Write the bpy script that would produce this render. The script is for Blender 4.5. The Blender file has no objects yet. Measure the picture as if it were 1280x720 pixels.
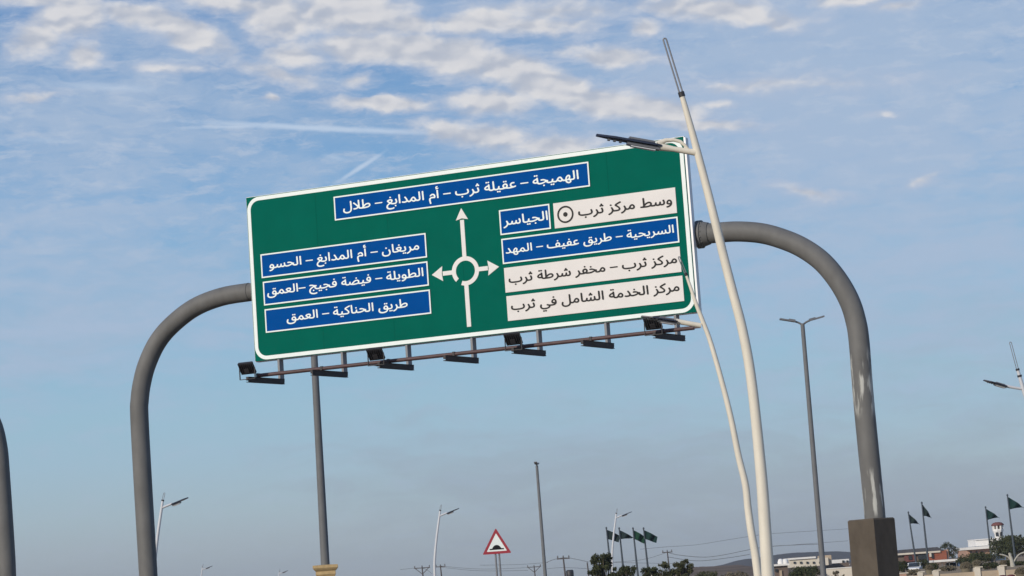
import bpy, math, random
import numpy as np
from mathutils import Vector, Matrix
random.seed(7)
R = math.radians
sc = bpy.context.scene
col = sc.collection

# ------------------------------------------------------------------ camera
FPX = 3000.0                      # focal length in pixels of a 1280 wide picture
ROLL = R(4.0); PITCH = math.atan(376 / FPX)
CAM = Vector((0, 0, 1.6))
cr, sr = math.cos(ROLL), math.sin(ROLL)
right0 = Vector((1, 0, 0)); up0 = Vector((0, -math.sin(PITCH), math.cos(PITCH))); fwd = Vector((0, math.cos(PITCH), math.sin(PITCH)))
c_right = cr * right0 - sr * up0
c_up = sr * right0 + cr * up0
cd = bpy.data.cameras.new('camera'); cam = bpy.data.objects.new('camera', cd); col.objects.link(cam)
m3 = Matrix((c_right, c_up, -fwd)).transposed()
cam.matrix_world = Matrix.Translation(CAM) @ m3.to_4x4()
cd.sensor_width = 36; cd.lens = 36 * FPX / 1280; cd.clip_start = 0.1; cd.clip_end = 20000
sc.camera = cam
def ray(px, py): return c_right * ((px - 640) / FPX) + c_up * ((360 - py) / FPX) + fwd
def at(px, py, Y):
    d = ray(px, py); return CAM + d * (Y / d.y)
def horizon(px): return 737.2 - (px - 640) * math.tan(ROLL)

sc.view_settings.view_transform = 'Standard'; sc.view_settings.look = 'None'
sc.view_settings.exposure = 0; sc.view_settings.gamma = 1
sc.render.film_transparent = False

# ------------------------------------------------------------------ sun and sky
SUN_EL = R(24); SUN_AZ = R(-139)         # azimuth from +Y, clockwise; behind the camera on the left
sdir = Vector((math.sin(SUN_AZ) * math.cos(SUN_EL), math.cos(SUN_AZ) * math.cos(SUN_EL), math.sin(SUN_EL)))
sl = bpy.data.lights.new('sun', 'SUN'); sl.energy = 3.1; sl.angle = R(0.55); sl.color = (1, .90, .76)
so = bpy.data.objects.new('sun', sl); col.objects.link(so); so.rotation_euler = sdir.to_track_quat('Z', 'Y').to_euler()
so.location = (-30, -30, 40)

world = bpy.data.worlds.new('World'); sc.world = world; world.use_nodes = True
world.cycles.sampling_method = 'MANUAL'; world.cycles.sample_map_resolution = 512
nt = world.node_tree; N = nt.nodes; Lk = nt.links
bg = N['Background']; STR = 0.10; bg.inputs[1].default_value = STR
def nmath(op, a, b=None, c=None, clamp=False):
    n = N.new('ShaderNodeMath'); n.operation = op; n.use_clamp = clamp
    for i, v in enumerate((a, b, c)):
        if v is None: continue
        if isinstance(v, (int, float)): n.inputs[i].default_value = v
        else: Lk.new(v, n.inputs[i])
    return n.outputs[0]
def nmix(fac, a, b, mode='MIX'):
    n = N.new('ShaderNodeMix'); n.data_type = 'RGBA'; n.blend_type = mode
    for i, v in ((0, fac), (6, a), (7, b)):
        if isinstance(v, (int, float)): n.inputs[i].default_value = v
        elif isinstance(v, tuple): n.inputs[i].default_value = (*v, 1)
        else: Lk.new(v, n.inputs[i])
    return n.outputs[2]
def nsmooth(v, a, b):
    n = N.new('ShaderNodeMapRange'); n.interpolation_type = 'SMOOTHSTEP'
    Lk.new(v, n.inputs[0]); n.inputs[1].default_value = a; n.inputs[2].default_value = b
    return n.outputs[0]
def srgb(r, g, b):
    f = lambda v: (v / 255 / 12.92) if v <= 10 else ((v / 255 + .055) / 1.055) ** 2.4
    return (f(r), f(g), f(b))
def skyc(r, g, b):
    return tuple(v / STR for v in srgb(r, g, b))
sky = N.new('ShaderNodeTexSky'); sky.sky_type = 'NISHITA'; sky.sun_disc = False
sky.sun_elevation = SUN_EL; sky.sun_rotation = SUN_AZ; sky.altitude = 900; sky.air_density = 1.0; sky.dust_density = 1.2; sky.ozone_density = 1.5
tc = N.new('ShaderNodeTexCoord'); sep = N.new('ShaderNodeSeparateXYZ'); Lk.new(tc.outputs['Generated'], sep.inputs[0])
A = nmath('MULTIPLY', nmath('ARCTAN2', sep.outputs[0], sep.outputs[1]), FPX)
E_ = nmath('MULTIPLY', nmath('ARCSINE', sep.outputs[2]), FPX)
comb = N.new('ShaderNodeCombineXYZ'); Lk.new(A, comb.inputs[0]); Lk.new(E_, comb.inputs[1])
def noise(vec, scale, detail, rough=0.55, sx=1, sy=1, off=(0, 0, 0), rot=0, color=False):
    mp = N.new('ShaderNodeMapping'); mp.inputs['Scale'].default_value = (sx * scale, sy * scale, scale)
    mp.inputs['Location'].default_value = off; mp.inputs['Rotation'].default_value = (0, 0, rot)
    Lk.new(vec, mp.inputs[0])
    n = N.new('ShaderNodeTexNoise'); n.inputs['Scale'].default_value = 1; n.inputs['Detail'].default_value = detail; n.inputs['Roughness'].default_value = rough
    Lk.new(mp.outputs[0], n.inputs['Vector'])
    return n.outputs['Color' if color else 'Fac']
P0 = comb.outputs[0]
def warp(vec, scale, amp, detail=4, off=(0, 0, 0), sy=1.6):
    c = noise(vec, scale, detail, .6, 1, sy, off, color=True)
    s = N.new('ShaderNodeVectorMath'); s.operation = 'SUBTRACT'; Lk.new(c, s.inputs[0]); s.inputs[1].default_value = (.5, .5, .5)
    k = N.new('ShaderNodeVectorMath'); k.operation = 'MULTIPLY'; Lk.new(s.outputs[0], k.inputs[0]); k.inputs[1].default_value = (amp, amp * .55, 0)
    a = N.new('ShaderNodeVectorMath'); a.operation = 'ADD'; Lk.new(vec, a.inputs[0]); Lk.new(k.outputs[0], a.inputs[1])
    return a.outputs[0]
def AE(px, py):
    d = ray(px, py).normalized(); return FPX * math.atan2(d.x, d.y), FPX * math.asin(d.z)
def blobs(vec, items):
    cur = None
    for (px, py, rx, ry, ang, s) in items:
        a, e = AE(px, py)
        mp = N.new('ShaderNodeMapping'); mp.vector_type = 'TEXTURE'; mp.inputs['Location'].default_value = (a, e, 0)
        mp.inputs['Rotation'].default_value = (0, 0, R(-ang - 4)); mp.inputs['Scale'].default_value = (rx * 1.8, ry * 1.85, 1)
        Lk.new(vec, mp.inputs[0])
        ln = N.new('ShaderNodeVectorMath'); ln.operation = 'LENGTH'; Lk.new(mp.outputs[0], ln.inputs[0])
        v = nmath('MULTIPLY_ADD', ln.outputs['Value'], -s, s)
        cur = v if cur is None else nmath('MAXIMUM', cur, v)
    return nmath('MAXIMUM', cur, -0.5)
# puffs of broken cloud that face the camera
CUM = [(88,22,34,17,-12,.95),(165,17,34,9,8,1),(235,40,36,12,22,.95),(42,48,24,13,-20,.8),(107,67,13,10,0,.8),
 (205,28,40,12,12,.75),(345,20,30,22,0,.85),(440,18,70,18,6,.9),(510,30,32,9,6,.85),(445,58,40,12,0,1),
 (512,60,56,14,3,1.1),(575,70,40,17,10,1),(366,70,30,14,0,.62),(350,92,34,8,15,.5),(450,98,10,5,-20,.5),(600,27,44,10,-8,.9),(640,88,56,15,16,1.05),
 (700,113,56,13,10,.95),(770,132,60,12,6,1.1),(830,140,40,9,3,.9),(480,130,44,6,2,.9),(555,162,20,9,0,.95),(600,170,50,11,8,.85),
 (690,182,48,8,0,.7),(618,128,46,10,0,.8),(875,154,44,5,3,.7),(762,68,38,8,6,.8),(805,33,14,8,0,.65),
 (895,12,70,11,8,.85),(935,20,34,7,12,.85),(1013,240,24,5,14,.5),(1150,227,12,3,-14,.38),(655,30,60,9,0,.6),
 (1060,3,30,5,0,.7),(1120,8,22,4,-5,.5),(340,124,8,3,0,.7),(1107,142,9,2,0,.35),(900,130,15,4,0,.5),
 (905,107,14,4,0,.45),(40,122,22,3,-10,.5),(60,2,50,6,0,.7),(300,5,60,9,5,.7),(700,10,70,8,0,.5),(210,85,30,4,0,.4),(970,105,60,5,0,.3)]
W1 = warp(warp(P0, 1 / 62, 40, 3), 1 / 17, 9, 3, (5, 2, 0), 1.5)
bm = blobs(W1, CUM)
f1 = noise(P0, 1 / 46, 8, .60, 1, 1.9, (3, 1, 0))
lt1 = noise(W1, 1 / 46, 1.5, .5, 1, 1.9, (3, 1, 0))
f1b = noise(W1, 1 / 46, 1.5, .5, 1, 1.9, (3 + .1, 1 - .34, 0))
dens = nmath('MULTIPLY_ADD', nmath('SUBTRACT', f1, .5), 1.0, bm)
cum = nsmooth(dens, -.09, .55)
# clouds outside the picture: the same sort of broken layer on a plane overhead
pl = N.new('ShaderNodeCombineXYZ')
zc = nmath('MAXIMUM', sep.outputs[2], .03)
Lk.new(nmath('DIVIDE', sep.outputs[0], zc), pl.inputs[0]); Lk.new(nmath('DIVIDE', sep.outputs[1], zc), pl.inputs[1])
far1 = nsmooth(noise(pl.outputs[0], .9, 7, .6, 1, 1, (2, 8, 0)), .5, .74)
elev_gate = nsmooth(E_, 980, 1300)
behind = nsmooth(nmath('ABSOLUTE', A), 720, 1300)
gate = nmath('MAXIMUM', nmath('MULTIPLY', elev_gate, 1.0), behind)
lowgate = nsmooth(E_, 250, 900)
cum_far = nmath('MULTIPLY', nmath('MULTIPLY', far1, gate), nmath('MULTIPLY', lowgate, .8))
# thin veil
VEIL = [(180,90,200,60,0,.9),(120,150,230,90,0,1.0),(60,300,200,120,-6,.85),(1050,110,320,190,0,1.5),(1100,310,300,110,0,1.0),(80,410,230,60,-8,.9),
 (270,400,60,40,-20,.5),(240,320,110,18,-22,.55),(760,330,120,90,0,.2),(640,20,200,60,0,.7),(190,45,130,40,0,.8),(330,90,60,30,0,.35),
 (800,100,160,80,0,.7),(560,40,140,40,0,.5),(290,215,60,15,-10,.3)]
W2 = warp(warp(P0, 1 / 170, 130, 4, (9, 0, 0), 2.4), 1 / 40, 22, 3, (1, 7, 0), 2.5)
vb = blobs(W2, VEIL)
f2 = noise(W2, 1 / 110, 9, .62, 1, 4.2, (1, 4, 0), R(3))
veil = nsmooth(nmath('MULTIPLY_ADD', nmath('SUBTRACT', f2, .5), 2.6, vb), -.25, 1.25)
STREAK = [(400,160,150,3.2,1.5,1),(300,158,70,2.2,-3,.8),(470,163,90,3,2,.9),(449,210,33,2.6,-34,.95),(420,197,16,3,10,.5),(130,108,60,5,2,.5),(40,175,70,4,0,.4),(700,215,80,3,2,.2)]
stk = nsmooth(nmath('MULTIPLY_ADD', nmath('SUBTRACT', f2, .5), .5, blobs(warp(P0, 1 / 60, 9, 3), STREAK)), .05, .9)
# colours
base = nmix(nsmooth(E_, 170, 800), skyc(158, 186, 208), skyc(112, 150, 198))
cl = N.new('ShaderNodeValToRGB'); cl.color_ramp.elements[0].position = 0; cl.color_ramp.elements[0].color = (*[v * .1 for v in skyc(140, 148, 156)], 1)
stops = [(.03, (162, 175, 187)), (.075, (164, 181, 195)), (.11, (163, 187, 202)), (.17, (157, 190, 212)), (.22, (152, 191, 214)), (.30, (143, 187, 217)), (.46, (126, 172, 215)), (.70, (92, 140, 196)), (.95, (82, 127, 187))]
for p, c in stops:
    e = cl.color_ramp.elements.new(p); e.color = (*[v * .1 for v in skyc(*c)], 1)
cl.color_ramp.elements[-1].color = (*[v * .1 for v in skyc(84, 124, 182)], 1)
Lk.new(nmath('DIVIDE', E_, 1100, clamp=True), cl.inputs[0])
base = nmix(1.0, cl.outputs[0], (10, 10, 10), 'MULTIPLY')
nish = nmix(0.84, sky.outputs[0], base)             # physical sky, graded towards the pale desert haze
# low grey bank and rosy patches
BANK = [(780,600,280,60,0,1.15),(1120,620,260,70,0,1.15),(1150,500,200,50,0,.4),(850,560,180,30,0,.5),(1200,400,160,70,0,.6),(520,520,60,30,0,.35),(80,400,170,50,-10,.6)]
bank = nsmooth(nmath('MULTIPLY_ADD', nmath('SUBTRACT', noise(W2, 1 / 80, 7, .58, .6, 3.2, (7, 7, 0)), .5), 1.9, blobs(W2, BANK)), -.1, 1.1)
c0 = nish
bankc = nmix(nsmooth(E_, 120, 420), skyc(153, 163, 178), skyc(172, 184, 205))
c1 = nmix(nmath('MULTIPLY', bank, .48), c0, bankc)
f3 = noise(W1, 1 / 60, 9, .66, 1, 3.6, (4, 2, 0), R(2))
wisp = nmath('MULTIPLY', nsmooth(f3, .47, .68), nsmooth(E_, 330, 600))
c2 = nmix(nmath('MULTIPLY', veil, .85), c1, skyc(171, 190, 215))
c2 = nmix(nmath('MULTIPLY', wisp, .55), c2, skyc(188, 201, 220))
c3 = nmix(nmath('MULTIPLY', stk, .85), c2, skyc(190, 208, 230))
lit = nsmooth(nmath('MULTIPLY_ADD', nmath('SUBTRACT', f1, .5), .45, nmath('SUBTRACT', lt1, f1b)), -.24, .20)
core = nsmooth(dens, .25, 1.15)
ccol = nmix(lit, skyc(180, 187, 201), skyc(228, 226, 226))
ccol = nmix(nmath('MULTIPLY', core, .35), ccol, skyc(198, 200, 208))
halo = nsmooth(nmath('MULTIPLY_ADD', nmath('SUBTRACT', f3, .5), 1.2, dens), -.55, .35)
c3 = nmix(nmath('MULTIPLY', halo, .5), c3, skyc(180, 192, 214))
c4 = nmix(nmath('MULTIPLY', cum, .88), c3, ccol)
c5 = nmix(cum_far, c4, skyc(196, 200, 210))
Lk.new(c5, bg.inputs[0])

# ------------------------------------------------------------------ helpers
class MB:
    def __init__(s): s.v = []; s.f = []; s.sm = []
    def add(s, vs, fs, smooth=False):
        o = len(s.v); s.v += [tuple(v) for v in vs]; s.f += [tuple(i + o for i in f) for f in fs]; s.sm += [smooth] * len(fs)
    def box(s, c, d, M=None):
        x, y, z = d[0] / 2, d[1] / 2, d[2] / 2
        vs = [Vector((a * x, b * y, e * z)) for e in (-1, 1) for b in (-1, 1) for a in (-1, 1)]
        if M is not None: vs = [M @ v for v in vs]
        c = Vector(c); s.add([v + c for v in vs], [(0, 2, 3, 1), (4, 5, 7, 6), (0, 1, 5, 4), (2, 6, 7, 3), (0, 4, 6, 2), (1, 3, 7, 5)])
        return s
    def tube(s, pts, rad, n=12, caps=True):
        pts = [Vector(p) for p in pts]
        if isinstance(rad, (int, float)): rad = [rad] * len(pts)
        t0 = (pts[1] - pts[0]).normalized()
        u = t0.orthogonal().normalized(); vs = []; prev = t0
        for i, p in enumerate(pts):
            t = (pts[min(i + 1, len(pts) - 1)] - pts[max(i - 1, 0)]).normalized()
            q = prev.rotation_difference(t); u = (q @ u); u = (u - t * u.dot(t)).normalized(); prev = t
            w = t.cross(u)
            vs += [p + (u * math.cos(2 * math.pi * k / n) + w * math.sin(2 * math.pi * k / n)) * rad[i] for k in range(n)]
        fs = [(i * n + k, i * n + (k + 1) % n, (i + 1) * n + (k + 1) % n, (i + 1) * n + k) for i in range(len(pts) - 1) for k in range(n)]
        s.add(vs, fs, True)
        if caps:
            m = len(pts) - 1
            s.add(vs[:n], [tuple(range(n - 1, -1, -1))]); s.add(vs[m * n:], [tuple(range(n))])
        return s
    def prism(s, poly, y0, y1):
        "polygon in x,z extruded in y (front at y0)"
        n = len(poly)
        vs = [(x, y0, z) for x, z in poly] + [(x, y1, z) for x, z in poly]
        ar = sum(poly[i][0] * poly[(i + 1) % n][1] - poly[(i + 1) % n][0] * poly[i][1] for i in range(n))
        fr = tuple(range(n)); bk = tuple(range(2 * n - 1, n - 1, -1))
        if ar < 0: fr = fr[::-1]; bk = bk[::-1]
        sd = [(i, (i + 1) % n, (i + 1) % n + n, i + n) if ar < 0 else (i + n, (i + 1) % n + n, (i + 1) % n, i) for i in range(n)]
        s.add(vs, [fr, bk] + sd); return s
    def ring(s, outer, inner, y0, y1):
        n = len(outer)
        vs = [(x, y, z) for y in (y0, y1) for L in (outer, inner) for x, z in L]
        fs = []
        for i in range(n):
            j = (i + 1) % n
            fs += [(i, j, n + j, n + i), (2 * n + i, 3 * n + i, 3 * n + j, 2 * n + j), (i, 2 * n + i, 2 * n + j, j), (n + i, n + j, 3 * n + j, 3 * n + i)]
        s.add(vs, fs); return s
    def lathe(s, prof, c=(0, 0, 0), n=16, sq=False):
        vs = []; c = Vector(c)
        for r, z in prof:
            for k in range(n):
                a = 2 * math.pi * (k + .5) / n
                vs.append(c + Vector((r * math.cos(a), r * math.sin(a), z)))
        fs = [(i * n + k, i * n + (k + 1) % n, (i + 1) * n + (k + 1) % n, (i + 1) * n + k) for i in range(len(prof) - 1) for k in range(n)]
        s.add(vs, fs, n > 6)
        s.add(vs[:n], [tuple(range(n - 1, -1, -1))]); s.add(vs[-n:], [tuple(range(n))]); return s
    def mesh(s, name, mat):
        me = bpy.data.meshes.new(name); me.from_pydata(s.v, [], s.f); me.polygons.foreach_set('use_smooth', s.sm)
        if mat: me.materials.append(mat)
        me.update(); return me
    def build(s, name, mat, parent=None, loc=None, rz=0, label=None):
        o = bpy.data.objects.new(name, s.mesh(name, mat)); col.objects.link(o)
        if parent: o.parent = parent
        if loc is not None: o.location = loc
        if rz: o.rotation_euler.z = rz
        if label: o['label'] = label
        return o
def tag(o, label=None, cat=None, group=None, kind=None):
    for k, v in (('label', label), ('category', cat), ('group', group), ('kind', kind)):
        if v: o[k] = v
    return o
def thing(name, label, cat, loc=(0, 0, 0), rz=0, group=None):
    o = bpy.data.objects.new(name, None); col.objects.link(o); o.location = loc; o.rotation_euler.z = rz; o.empty_display_size = .3
    return tag(o, label, cat, group)
def copy_tree(o, parent=None):
    c = o.copy(); col.objects.link(c); c.parent = parent
    for ch in [x for x in col.objects if x.parent == o]: copy_tree(ch, c)
    return c

def material(name, color, rough=.6, metal=0, var=.12, scale=3, bump=.0, detail=5, spec=None, build=None, stretch=(1, 1, 1)):
    m = bpy.data.materials.new(name); m.use_nodes = True; t = m.node_tree; b = t.nodes['Principled BSDF']
    b.inputs['Roughness'].default_value = rough; b.inputs['Metallic'].default_value = metal
    if spec is None and rough >= .8: spec = 0
    if spec is not None: b.inputs['Specular IOR Level'].default_value = spec
    g = t.nodes.new('ShaderNodeTexCoord'); mp = t.nodes.new('ShaderNodeMapping'); t.links.new(g.outputs['Object'], mp.inputs[0]); mp.inputs['Scale'].default_value = stretch
    n = t.nodes.new('ShaderNodeTexNoise'); n.inputs['Scale'].default_value = scale; n.inputs['Detail'].default_value = detail; n.inputs['Roughness'].default_value = .62
    t.links.new(mp.outputs[0], n.inputs['Vector'])
    r = t.nodes.new('ShaderNodeMapRange'); r.inputs[1].default_value = .3; r.inputs[2].default_value = .7; r.inputs[3].default_value = 1 - var; r.inputs[4].default_value = 1 + var
    t.links.new(n.outputs['Fac'], r.inputs[0])
    mx = t.nodes.new('ShaderNodeVectorMath'); mx.operation = 'SCALE'; mx.inputs[0].default_value = color; t.links.new(r.outputs[0], mx.inputs['Scale'])
    t.links.new(mx.outputs[0], b.inputs['Base Color'])
    if bump:
        bp = t.nodes.new('ShaderNodeBump'); bp.inputs['Strength'].default_value = bump; bp.inputs['Distance'].default_value = .02
        t.links.new(n.outputs['Fac'], bp.inputs['Height']); t.links.new(bp.outputs[0], b.inputs['Normal'])
    if build: build(t, b, mx, mp, g)
    return m
M = {}
M['green'] = material('sign_green', (.001, .122, .085), .8, var=.06, scale=1.4, spec=.03)
M['green_joint'] = material('joint_green', (.001, .085, .060), .8, var=.06, spec=.03)
M['blue'] = material('sign_blue', (.001, .072, .30), .8, var=.06, scale=2, spec=.03)
M['white'] = material('sign_white', (.86, .92, .88), .5, var=.03, scale=3, spec=.2)
M['panel'] = material('sign_warm_white', (.78, .745, .71), .5, var=.035, scale=2, spec=.2)
M['arrow'] = material('sign_arrow_white', (.80, .775, .74), .5, var=.035, scale=2, spec=.2)
M['black'] = material('sign_black', (.012, .012, .013), .5, var=.1, spec=.2)
M['alu'] = material('aluminium', (.74, .74, .75), .45, .15, var=.05)
M['alu_back'] = material('aluminium_back', (.24, .24, .245), .6, 0, var=.1)
def scuff(t, b, mx, mp, g):
    # bare scrapes in the grey paint where something rubbed the pole
    geo = t.nodes.new('ShaderNodeNewGeometry')
    m2 = t.nodes.new('ShaderNodeMapping'); m2.inputs['Scale'].default_value = (7, 7, 1.15); m2.inputs['Rotation'].default_value = (0, R(6), 0); m2.inputs['Location'].default_value = (3.1, 0, 0)
    t.links.new(geo.outputs['Position'], m2.inputs[0])
    n = t.nodes.new('ShaderNodeTexNoise'); n.inputs['Scale'].default_value = 1; n.inputs['Detail'].default_value = 6; t.links.new(m2.outputs[0], n.inputs['Vector'])
    s = t.nodes.new('ShaderNodeSeparateXYZ'); t.links.new(geo.outputs['Position'], s.inputs[0])
    def rng(v, a, bb, c, d):
        r = t.nodes.new('ShaderNodeMapRange'); r.interpolation_type = 'SMOOTHSTEP'; t.links.new(v, r.inputs[0]); r.inputs[1].default_value = a; r.inputs[2].default_value = bb; r.inputs[3].default_value = c; r.inputs[4].default_value = d; return r.outputs[0]
    def mul(a, c):
        q = t.nodes.new('ShaderNodeMath'); q.operation = 'MULTIPLY'; t.links.new(a, q.inputs[0]); t.links.new(c, q.inputs[1]); return q.outputs[0]
    hi = mul(rng(s.outputs[2], 4.5, 4.9, 0, 1), rng(s.outputs[2], 5.75, 6.1, 1, 0))
    lo = mul(rng(s.outputs[2], 2.5, 2.7, 0, 1), rng(s.outputs[2], 3.35, 3.6, 1, 0))
    q = t.nodes.new('ShaderNodeMath'); q.operation = 'MAXIMUM'; t.links.new(hi, q.inputs[0]); t.links.new(lo, q.inputs[1])
    k = mul(mul(rng(n.outputs['Fac'], .49, .60, 0, 1), q.outputs[0]), rng(s.outputs[0], 5, 6, 0, 1))
    mix = t.nodes.new('ShaderNodeMix'); mix.data_type = 'RGBA'; t.links.new(k, mix.inputs[0]); t.links.new(mx.outputs[0], mix.inputs[6]); mix.inputs[7].default_value = (.5, .5, .46, 1)
    t.links.new(mix.outputs[2], b.inputs['Base Color'])
M['gantry'] = material('gantry_grey_paint', (.150, .148, .142), .62, var=.17, scale=2.2, spec=.25, build=scuff, stretch=(1, 1, .5))
M['plinth'] = material('plinth_render', (.108, .091, .073), .9, var=.14, scale=4, bump=.3, stretch=(1, 1, .6))
M['cream'] = material('cream_pole_paint', (.73, .675, .56), .5, var=.10, scale=4, spec=.3, stretch=(1, 1, .3))
M['whitepole'] = material('white_pole_paint', (.58, .59, .61), .45, var=.04)
M['greypole'] = material('grey_pole_paint', (.155, .16, .165), .6, var=.08, spec=.25)
M['flagpole'] = material('flagpole_paint', (.075, .09, .105), .7, var=.08, spec=.1)
M['galv'] = material('galvanised', (.22, .22, .23), .5, .3, var=.1, scale=20)
M['dark'] = material('dark_metal', (.028, .027, .030), .55, var=.15, scale=6)
M['solar'] = material('solar_glass', (.03, .035, .06), .25, var=.1)
M['lampgrey'] = material('lamp_body_grey', (.16, .165, .18), .5, var=.08)
M['rail'] = material('rail_red_brown', (.085, .046, .045), .6, var=.2, scale=6)
M['arm'] = material('arm_dark_steel', (.050, .044, .043), .7, var=.25, scale=9)
M['lens'] = material('lamp_lens', (.75, .76, .78), .2, var=.02)
M['stone'] = material('yellow_stone', (.52, .38, .20), .85, var=.15, scale=9, bump=.4)
M['leaf1'] = material('leaf_dark', (.058, .066, .034), .8, var=.35, scale=1.3)
M['leaf2'] = material('leaf_olive', (.078, .082, .046), .8, var=.35, scale=1.3)
M['leaf3'] = material('leaf_dry', (.19, .165, .12), .85, var=.3, scale=1.3)
M['bark'] = material('bark', (.14, .11, .085), .9, var=.25, scale=8)
M['palebark'] = material('pale_bark', (.42, .40, .34), .9, var=.2, scale=5)
M['flag'] = material('flag_green', (.016, .040, .036), .8, var=.12, scale=4)
M['flagdark'] = material('flag_dark', (.022, .034, .034), .8, var=.12, scale=4)
M['flagemb'] = material('flag_green_bright', (.016, .052, .032), .8, var=.12, scale=4)
M['signred'] = material('sign_red', (.36, .035, .05), .5, var=.06)
M['binred'] = material('bin_dark_red', (.10, .012, .018), .6, var=.1)
M['cwall'] = material('cream_wall', (.66, .60, .50), .9, var=.1, scale=1, bump=.1)
M['wwall'] = material('white_wall', (.78, .76, .72), .9, var=.06, scale=1)
M['bwall'] = material('beige_wall', (.46, .37, .27), .9, var=.1, scale=1, bump=.1)
M['brown'] = material('brown_wall', (.16, .125, .105), .9, var=.15, scale=1)
M['orange'] = material('orange_wall', (.30, .11, .07), .85, var=.15, scale=1)
M['roof'] = material('grey_roof', (.085, .085, .095), .8, var=.15, scale=1)
M['redroof'] = material('red_roof', (.17, .075, .068), .8, var=.15)
M['pink'] = material('pink_wall', (.45, .29, .22), .9, var=.1)
M['glass'] = material('dark_glass', (.03, .035, .04), .15, var=.1)
M['carwhite'] = material('car_white', (.72, .72, .70), .35, var=.03)
M['tyre'] = material('tyre', (.02, .02, .02), .8)
M['hill'] = material('far_hill', (.078, .074, .074), 1, var=.2, scale=.01)
M['hill2'] = material('near_hill', (.17, .13, .10), 1, var=.3, scale=.03, bump=.3)
M['sand'] = material('sandy_ground', (.30, .235, .165), .95, var=.22, scale=.25, bump=.4, detail=9)
M['asphalt'] = material('asphalt', (.052, .052, .055), .9, var=.2, scale=3, bump=.3, detail=8)
M['kerb'] = material('kerb_concrete', (.34, .33, .31), .9, var=.15, scale=4, bump=.2)
M['paint'] = material('road_paint', (.75, .75, .72), .7, var=.1, scale=8)
M['wire'] = material('cable', (.14, .15, .165), .7)
M['wood'] = material('pole_wood', (.11, .10, .10), .9, var=.2)

# ------------------------------------------------------------------ ground, road
g = MB()
xs = [-4000, -1200, -400, -120, -40, -11.4, -11.2, 13, 13.2, 40, 120, 400, 1200, 4000]; ys = [-600, -60, 0, 60, 110, 160, 220, 300, 450, 800, 1500, 3000, 6000]
def gz(x, y):
    t = min(max((y - 120) / 180, 0), 1)
    return .75 * t * t * (3 - 2 * t)
for y in ys:
    for x in xs: g.v.append((x, y, gz(x, y) - .12))
nx = len(xs)
for j in range(len(ys) - 1):
    for i in range(nx - 1):
        a = j * nx + i; g.f.append((a, a + 1, a + nx + 1, a + nx)); g.sm.append(True)
tag(g.build('ground', M['sand']), kind='structure')
r_ = MB(); r_.box((-3, 35, -.16), (9.6, 150, .1))
r_.v = [(x + .0, y, z + .045) for x, y, z in r_.v]
tag(r_.build('road', M['asphalt']), kind='structure')
for s, x0 in ((1, 2.0), (-1, -8.0)):
    k = MB()
    for q in range(50): k.box((x0, -38 + q * 3, -.03), (.28, 2.985, .18))
    tag(k.build('kerb', M['kerb']), kind='structure')
lm = MB()
for q in range(12): lm.box((-3, -35 + q * 12, -.061), (.12, 3, .004))
tag(lm.build('lane_markings', M['paint']), kind='structure')

# ------------------------------------------------------------------ the overhead sign: its plane in the world
Rr = at(862.5, 280.5, 50.0)
lo, hi = 45.0, 60.0
for _ in range(60):
    mid = (lo + hi) / 2
    if at(313.5, 349.8, mid).z > Rr.z: hi = mid
    else: lo = mid
Ll = at(313.5, 349.8, lo)
U = (Rr - Ll); U.z = 0; U.normalize()
YAW = math.atan2(U.y, U.x)
NB = Vector((-U.y, U.x, 0))           # away from the camera
ORG = (Ll + Rr) / 2
def onplane(px, py, dy=0.0):
    "sign-local (s, t) of the point seen at a pixel, on the plane dy behind the sign face"
    d = ray(px, py); k = (ORG + NB * dy - CAM).dot(NB) / d.dot(NB); p = CAM + d * k - ORG
    return p.dot(U), p.z
def wpt(px, py, dy=0.0):
    d = ray(px, py); return CAM + d * ((ORG + NB * dy - CAM).dot(NB) / d.dot(NB))
def rect(tl, tr, br, bl):
    a, b, c, d = [onplane(*p) for p in (tl, tr, br, bl)]
    return ((a[0] + d[0]) / 2, (b[0] + c[0]) / 2, (c[1] + d[1]) / 2, (a[1] + b[1]) / 2)
X0, X1, Z0, Z1 = rect((306.6, 247.2), (854.2, 171.0), (870.2, 388.9), (320.2, 452.6))
print('sign size', X1 - X0, Z1 - Z0, 'yaw', math.degrees(YAW), 'Yl', lo, 'org', ORG)
SG = thing('overhead_sign', 'large green overhead direction sign with a roundabout diagram and blue and white Arabic destination panels', 'road sign', ORG, YAW)
def rrect(x0, x1, z0, z1, r, n=8):
    p = []
    for cx, cz, a0 in ((x1 - r, z1 - r, 0), (x0 + r, z1 - r, 90), (x0 + r, z0 + r, 180), (x1 - r, z0 + r, 270)):
        for k in range(n + 1):
            a = R(a0 + 90 * k / n); p.append((cx + r * math.cos(a), cz + r * math.sin(a)))
    return p
MB().box(((X0 + X1) / 2, .012, (Z0 + Z1) / 2), (X1 - X0, .024, Z1 - Z0)).build('board', M['green'], SG)
for k in range(1, 6):
    MB().box((X0 + k * (X1 - X0) / 6, -.0012, (Z0 + Z1) / 2), (.007, .0025, Z1 - Z0 - .24)).build('sheet_joint', M['green_joint'], SG)
fr = MB(); e = .012
for (cx, cz, dx, dz) in (((X0 + X1) / 2, Z0, X1 - X0 + 2 * e, .05), ((X0 + X1) / 2, Z1, X1 - X0 + 2 * e, .05)):
    fr.box((cx, .112, cz + (.013 if cz == Z0 else -.013)), (dx, .17, .05))
for cx, sg in ((X0, 1), (X1 + .036, -1)):
    fr.box((cx + sg * .013, .11, (Z0 + Z1) / 2), (.05, .188, Z1 - Z0 - .03))
fr.build('frame', M['alu'], SG)
bk = MB()
for k in range(7):
    bk.box((X0 + (k + .5) * (X1 - X0) / 7, .08, (Z0 + Z1) / 2), (.06, .1, Z1 - Z0 - .12))
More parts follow.
